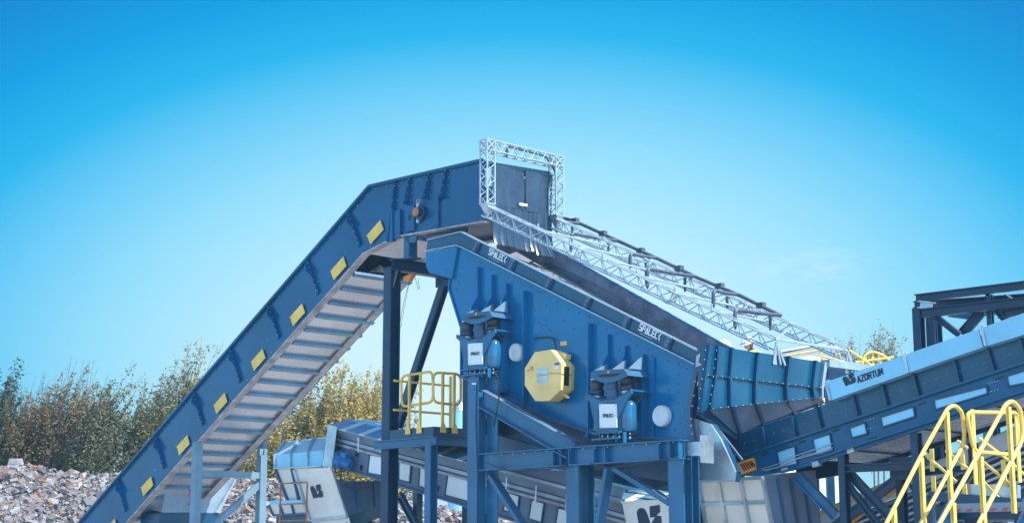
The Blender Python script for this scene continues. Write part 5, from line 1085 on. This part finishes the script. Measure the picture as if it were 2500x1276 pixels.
hs_ = obj('rubble_mound', mb, mat('shaded_mound_soil', (.13, .12, .12), .95, var=.3, scale=3)); tag(hs_, None, None, kind='structure')  # dark base colour paints the shade in gaps between the stones
RUB = island_mat('crushed_rubble', [(0.225, 0.210, 0.217), (0.300, 0.277, 0.277), (0.128, 0.120, 0.128), (0.247, 0.203, 0.195), (0.225, 0.128, 0.090), (0.345, 0.330, 0.330), (0.075, 0.075, 0.083), (0.232, 0.165, 0.143), (0.270, 0.255, 0.255), (0.045, 0.045, 0.053), (0.195, 0.173, 0.180), (0.150, 0.143, 0.150)], .9)
mb = MB(); cube = [(i, j, k) for i in (-1, 1) for j in (-1, 1) for k in (-1, 1)]; fcs = [(0, 1, 3, 2), (4, 6, 7, 5), (0, 4, 5, 1), (2, 3, 7, 6), (0, 2, 6, 4), (1, 5, 7, 3)]
for i in range(44000):
    x = random.uniform(-17.5, 1.5); y = 38.8+7.6*random.random()**.8
    if i < 1800: y = 46+random.uniform(-.3, .4)
    z = heap(x, y)
    if z < 1.7: continue
    s = .015+.024*random.random()**2+(.085*random.random()**9)
    if random.random() < .012: s *= 2.0
    rm = Matrix.Rotation(random.uniform(0, 6.3), 3, 'Z') @ Matrix.Rotation(random.uniform(-1, 1), 3, 'X') @ Matrix.Rotation(random.uniform(-1, 1), 3, 'Y')
    ax = Vector((s*random.uniform(.8, 1.9), s*random.uniform(.7, 1.3), s*random.uniform(.35, 1.0)))
    c = Vector((x, y, z+s*.45*random.random()))
    mb.add([c+rm @ Vector((a[0]*ax.x*random.uniform(.6, 1.1), a[1]*ax.y*random.uniform(.6, 1.1), a[2]*ax.z*random.uniform(.6, 1.1))) for a in cube], fcs)
tag(obj('rubble', mb, RUB), 'heap of crushed brick and concrete rubble below the trees', 'rubble', kind='stuff')
sbk = thing('concrete_block', 'grey broken concrete block lying on top of the rubble heap at left edge', 'block', D(45, 1128, 45)); mb = MB(); c = D(38, 1126, 44.6)
for i in range(1): mb.add([c+Vector(v)*.6 for v in ((-.3, -.2, -.12), (.34, -.15, -.16), (.3, .3, -.12), (-.28, .3, -.14), (-.22, -.22, .12), (.30, -.2, .10), (.24, .25, .16), (-.2, .22, .14))], [(0, 3, 2, 1), (4, 5, 6, 7), (0, 1, 5, 4), (1, 2, 6, 5), (2, 3, 7, 6), (3, 0, 4, 7)])
obj('slab', mb, M['flange'], sbk)
# ================================================================== trees and shrubs
LF = dict(
 brown=island_mat('autumn_leaf_brown', [(0.094, 0.103, 0.047), (0.153, 0.146, 0.064), (0.221, 0.163, 0.076), (0.289, 0.171, 0.064), (0.171, 0.171, 0.108), (0.255, 0.222, 0.151)], .6, noise_amt=.5, transl=.3),
 green=island_mat('autumn_leaf_green', [(0.060, 0.100, 0.051), (0.111, 0.146, 0.069), (0.181, 0.182, 0.081), (0.242, 0.201, 0.093), (0.142, 0.182, 0.139), (0.282, 0.237, 0.163)], .6, noise_amt=.5, transl=.3),
 gold=island_mat('autumn_leaf_gold', [(0.199, 0.223, 0.071), (0.309, 0.304, 0.091), (0.442, 0.344, 0.101), (0.574, 0.384, 0.091), (0.375, 0.365, 0.182), (0.552, 0.466, 0.243)], .6, noise_amt=.5, transl=.35),
 deep=island_mat('evergreen_leaf', [(0.018, 0.048, 0.030), (0.036, 0.072, 0.036), (0.054, 0.084, 0.042), (0.072, 0.096, 0.048)], .6, noise_amt=.5, transl=.2))
def tree(name, label, cat, base, H_, W_, leaf, seed, lean=.18, z0=.35, shoots=125, per=72, ls=.062, bare=4, group='trees behind the rubble'):
    rnd = random.Random(seed); t = thing(name, label, cat, base, group)
    tk = MB(); lf = MB(); b = Vector(base)
    nst = 3
    for k in range(nst):
        a = rnd.uniform(0, 6.28); q = b+Vector((math.cos(a), math.sin(a), 0))*W_*.12; mid = b+Vector((math.cos(a)*W_*.22+lean*H_*.2, math.sin(a)*W_*.2, H_*.5)); tp = mid+Vector((lean*H_*.4, rnd.uniform(-.3, .3), H_*.38))
        tk.tube([q, q.lerp(mid, .5)+Vector((rnd.uniform(-.1, .1), 0, 0)), mid, tp], [.06, .05, .035, .01], 6)
    for i in range(shoots):
        f = i/shoots; a = rnd.uniform(0, 6.28); rr = W_*.5*math.sqrt(rnd.random())
        h0 = H_*(z0+(.84-z0)*rnd.random()**.7); 
        dome = math.sqrt(max(.05, 1-(rr/(W_*.56))**2))
        p = b+Vector((math.cos(a)*rr+lean*h0*.5, math.sin(a)*rr, h0*(.70+.30*dome)))
        L = H_*rnd.uniform(.10, .24)*(1.1 if rr < W_*.25 else .85); d = Vector((lean*1.4+rnd.uniform(-.22, .3)+.25*math.cos(a), rnd.uniform(-.3, .3), 1)).normalized()
        tip = p+d*L+Vector((lean*L*.8, 0, -L*.05)); tk.tube([p-d*L*.5, p, tip], [.014, .010, .004], 4, False)
        w = L*rnd.uniform(.16, .30)
        for j in range(per):
            g = rnd.random(); c = p.lerp(tip, g*1.05-.1); q = w*(1-.75*g)*rnd.gauss(0, .55)
            c = c+Vector((q, w*(1-.75*g)*rnd.gauss(0, .55), rnd.gauss(0, .5)*w*.5)); s = ls*rnd.uniform(.5, 1.25)
            u = Vector((rnd.gauss(0, 1)+.7, rnd.gauss(0, 1), rnd.gauss(0, .8))).normalized(); v = u.orthogonal().normalized(); v = Matrix.Rotation(rnd.uniform(0, 6.28), 3, u) @ v
            lf.add([c-u*s, c+v*s*.42, c+u*s, c-v*s*.42], [(0, 1, 2, 3)])
    for i in range(bare):
        a = rnd.uniform(-.5, .5)*W_*.7; p = b+Vector((a+lean*H_*.45, rnd.uniform(-.5, .5), H_*.72)); tip = p+Vector((lean*H_*.3+rnd.uniform(-.25, .5), 0, H_*rnd.uniform(.2, .34)))
        tk.tube([p, p.lerp(tip, .5)+Vector((rnd.uniform(-.05, .05), 0, 0)), tip], [.010, .007, .003], 4, False)
        for j in range(9):
            g = rnd.uniform(.2, .95); q = p.lerp(tip, g); tk.tube([q, q+Vector((rnd.uniform(-.3, .4), rnd.uniform(-.2, .2), rnd.uniform(.2, .5)))*(1.1-g)], [.006, .003], 3, False)
    obj('trunk', tk, M['bark'], t); obj('crown', lf, LF[leaf], t)
    return t
def tree_px(u, vtop, wpx, Y, leaf, seed, label, **kw):
    top_ = D(u, vtop, Y); H_ = top_.z/(.97); lean = kw.pop('lean', .10); base = flat(top_)-Vector((lean*H_*.9, 0, 0)); W_ = wpx/3900*Y
    tree('tree', label, 'tree', base, H_, W_, leaf, seed, lean=lean, **kw)
tl_ = [(5, 892, 75, 50, 'deep', 'dark green tree cut by the left edge of the picture', dict(lean=.02, bare=0)),
 (62, 958, 95, 50, 'brown', 'brown olive low tree next to the dark green tree at the left edge', {}),
 (118, 938, 100, 51, 'brown', 'brown leafed tree with bare twigs, third from the left edge', dict(bare=8)),
 (190, 910, 100, 50, 'brown', 'tallest brown tree of the left thicket, bare twigs above it', dict(bare=9)),
 (245, 950, 90, 49, 'brown', 'bushy brown tree between the tallest brown tree and the wind bent green tree', {}),
 (298, 926, 85, 48.5, 'green', 'wind bent green tree at the right end of the left thicket', dict(lean=.2)),
 (345, 1015, 80, 52, 'gold', 'thin nearly bare tree in the gap before the inclined conveyor', dict(shoots=60, bare=8)),
 (400, 935, 90, 49, 'green', 'green yellow tree touching the inclined conveyor from the left, lower one', dict(lean=.14)),
 (462, 878, 110, 50, 'green', 'tall green tree rising right beside the inclined conveyor', dict(lean=.14)),
 (515, 868, 100, 50.5, 'gold', 'golden tree top peeking over the inclined conveyor edge', dict(lean=.14)),
 (640, 1010, 130, 52, 'gold', 'golden shrub under the inclined conveyor, left of the grey conveyor', {}),
 (712, 990, 110, 50, 'gold', 'yellow green tree just right of the conveyor belly', dict(per=95)),
 (775, 925, 110, 51, 'green', 'grey green tree behind the pale ribbed hood', dict(lean=.05)),
 (838, 897, 120, 50, 'gold', 'tall yellow green tree left of the tall navy post', dict(lean=.04, per=105)),
 (905, 900, 115, 51, 'gold', 'golden tree partly hidden by the tall navy post', dict(lean=.04, per=105)),
 (560, 1010, 130, 53, 'green', 'green shrub behind the lower belly of the inclined conveyor', {}),
 (1000, 985, 70, 56, 'brown', 'small brown shrub behind the guard rail posts', dict(shoots=70)),
 (2080, 842, 62, 72, 'brown', 'thin brown tree behind the yellow rails, left of two', dict(shoots=120, lean=.03, z0=.6, per=90, ls=.075, bare=2)),
 (2146, 838, 66, 72, 'brown', 'thin brown tree behind the yellow rails, right of two', dict(shoots=120, lean=.03, z0=.6, per=90, ls=.075, bare=2))]
for k, (u, v, w, Y, leaf, lab, kw) in enumerate(tl_): tree_px(u, v, w, Y, leaf, 100+k, lab, **kw)
# ================================================================== light, sky, camera
sun_dir = (TV*.95-NV*.22); sun_dir.z = 0; sun_dir.normalize(); EL = R(50)
sv = sun_dir*math.cos(EL)+ZV*math.sin(EL)
sd_ = bpy.data.lights.new('sun', 'SUN'); sd_.energy = SUN_E; sd_.angle = R(.53); sd_.color = (1, .95, .86)
so = bpy.data.objects.new('sun', sd_); COL.objects.link(so); so.rotation_euler = sv.to_track_quat('Z', 'Y').to_euler(); so.location = (30, 10, 40)
w = bpy.data.worlds.new('World'); scene.world = w; w.use_nodes = True; nt = w.node_tree; nt.nodes.clear(); N = nt.nodes.new; L = nt.links.new
out = N('ShaderNodeOutputWorld'); bg = N('ShaderNodeBackground'); L(bg.outputs[0], out.inputs[0])
sky = N('ShaderNodeTexSky'); sky.sky_type = 'NISHITA'; sky.sun_disc = False; sky.sun_elevation = EL; sky.sun_rotation = math.atan2(sun_dir.x, sun_dir.y); sky.air_density = 1.0; sky.dust_density = .6; sky.ozone_density = 2.0; sky.altitude = 100
def vmath(op, a, b=None):
    n = N('ShaderNodeVectorMath'); n.operation = op; (L(a, n.inputs[0]) if not isinstance(a, tuple) else setattr(n.inputs[0], 'default_value', a))
    if b is not None: (L(b, n.inputs[1]) if not isinstance(b, tuple) else setattr(n.inputs[1], 'default_value', b))
    return n
def fmath(op, a, b=None):
    n = N('ShaderNodeMath'); n.operation = op; (L(a, n.inputs[0]) if not isinstance(a, (int, float)) else setattr(n.inputs[0], 'default_value', a))
    if b is not None: (L(b, n.inputs[1]) if not isinstance(b, (int, float)) else setattr(n.inputs[1], 'default_value', b))
    return n
tint = vmath('MULTIPLY', sky.outputs[0], SKY_TINT)
tc = N('ShaderNodeTexCoord')
# bright, washed-out patch of sky low over the yard, deepening to cyan and blue away from it
d0 = ray(1250, 1010).normalized()
ang = vmath('LENGTH', vmath('MULTIPLY', vmath('SUBTRACT', tc.outputs['Generated'], tuple(d0)).outputs[0], (.61, .61, 1)).outputs[0])
ANG = ang.outputs['Value']
rr = fmath('DIVIDE', ANG, R(40)); ramp = N('ShaderNodeValToRGB'); ramp.color_ramp.interpolation = 'EASE'
stops = [(0, (.82, 1.02, 1.06)), (4.5, (.66, .95, 1.03)), (9, (.34, .78, 1.0)), (11.5, (.15, .62, .96)), (13.3, (.02, .48, .88)), (15.2, (.0, .36, .79)), (19, (.0, .17, .58)), (40, (.0, .14, .48))]
e = ramp.color_ramp.elements
while len(e) < len(stops): e.new(.5)
for el, (a, c) in zip(e, stops): el.position = a/40; el.color = (*c, 1)
ramp.color_ramp.interpolation = 'LINEAR'
L(rr.outputs[0], ramp.inputs[0])
k = 1/(SKY_STR*2**EXPO); rc_ = vmath('MULTIPLY', ramp.outputs[0], (k, k, k))
# faint wisp of cloud
dcl = ray(1985, 652).normalized(); ca = vmath('SUBTRACT', tc.outputs['Generated'], tuple(dcl)); cs = vmath('MULTIPLY', ca.outputs[0], (22, 22, 70)); ln = vmath('LENGTH', cs.outputs[0])
nz = N('ShaderNodeTexNoise'); nz.inputs['Scale'].default_value = 60; nz.inputs['Detail'].default_value = 6; mpn = N('ShaderNodeMapping'); mpn.inputs['Scale'].default_value = (1, 1, 2.5); L(tc.outputs['Generated'], mpn.inputs[0]); L(mpn.outputs[0], nz.inputs['Vector'])
fall = N('ShaderNodeMapRange'); fall.inputs[1].default_value = 0; fall.inputs[2].default_value = 1; fall.inputs[3].default_value = 1; fall.inputs[4].default_value = 0; L(ln.outputs['Value'], fall.inputs[0])
nr = N('ShaderNodeMapRange'); nr.inputs[1].default_value = .4; nr.inputs[2].default_value = .75; nr.inputs[4].default_value = .75; L(nz.outputs['Fac'], nr.inputs[0])
cm = fmath('MULTIPLY', fall.outputs[0], nr.outputs[0])
cl = N('ShaderNodeMix'); cl.data_type = 'RGBA'; L(cm.outputs[0], cl.inputs[0]); L(rc_.outputs[0], cl.inputs[6]); cl.inputs[7].default_value = (.75*k, .92*k, 1.0*k, 1)
bl_ = N('ShaderNodeMapRange'); bl_.interpolation_type = 'SMOOTHSTEP'; bl_.inputs[1].default_value = R(26); bl_.inputs[2].default_value = R(50); L(ANG, bl_.inputs[0])
fin = N('ShaderNodeMix'); fin.data_type = 'RGBA'; L(bl_.outputs[0], fin.inputs[0]); L(cl.outputs[2], fin.inputs[6]); L(tint.outputs[0], fin.inputs[7])
L(fin.outputs[2], bg.inputs[0]); bg.inputs[1].default_value = SKY_STR
# ------------------------------------------------------------------ cyan haze volume added to lift the dark tones
if HAZE:
    mb = MB(); mb.box(Vector((0, 0, 6.5)), Vector((1210, 0, 0)), Vector((0, 1210, 0)), Vector((0, 0, 7.5)))
    hm_ = bpy.data.materials.new('haze_air'); hm_.use_nodes = True; hn = hm_.node_tree; hn.nodes.clear(); ho = hn.nodes.new('ShaderNodeOutputMaterial'); hv = hn.nodes.new('ShaderNodeVolumePrincipled')
    hv.inputs['Color'].default_value = (.45, .78, .95, 1); hv.inputs['Density'].default_value = HAZE; hv.inputs['Anisotropy'].default_value = .3; hn.links.new(hv.outputs[0], ho.inputs['Volume'])
    tag(obj('haze', mb, hm_), None, None, kind='stuff')
cam = bpy.data.cameras.new('camera'); co = bpy.data.objects.new('camera', cam); COL.objects.link(co); co.location = CAM; co.rotation_euler = (math.pi/2+TILT, 0, 0)
cam.sensor_width = 36; cam.lens = 36*F/2500; cam.clip_end = 5000; cam.clip_start = .1; scene.camera = co
scene.view_settings.view_transform = 'Standard'; scene.view_settings.look = 'None'; scene.view_settings.gamma = 1; scene.view_settings.exposure = EXPO
scene.render.engine = 'CYCLES'; scene.cycles.max_bounces = 6; scene.cycles.use_denoising = True
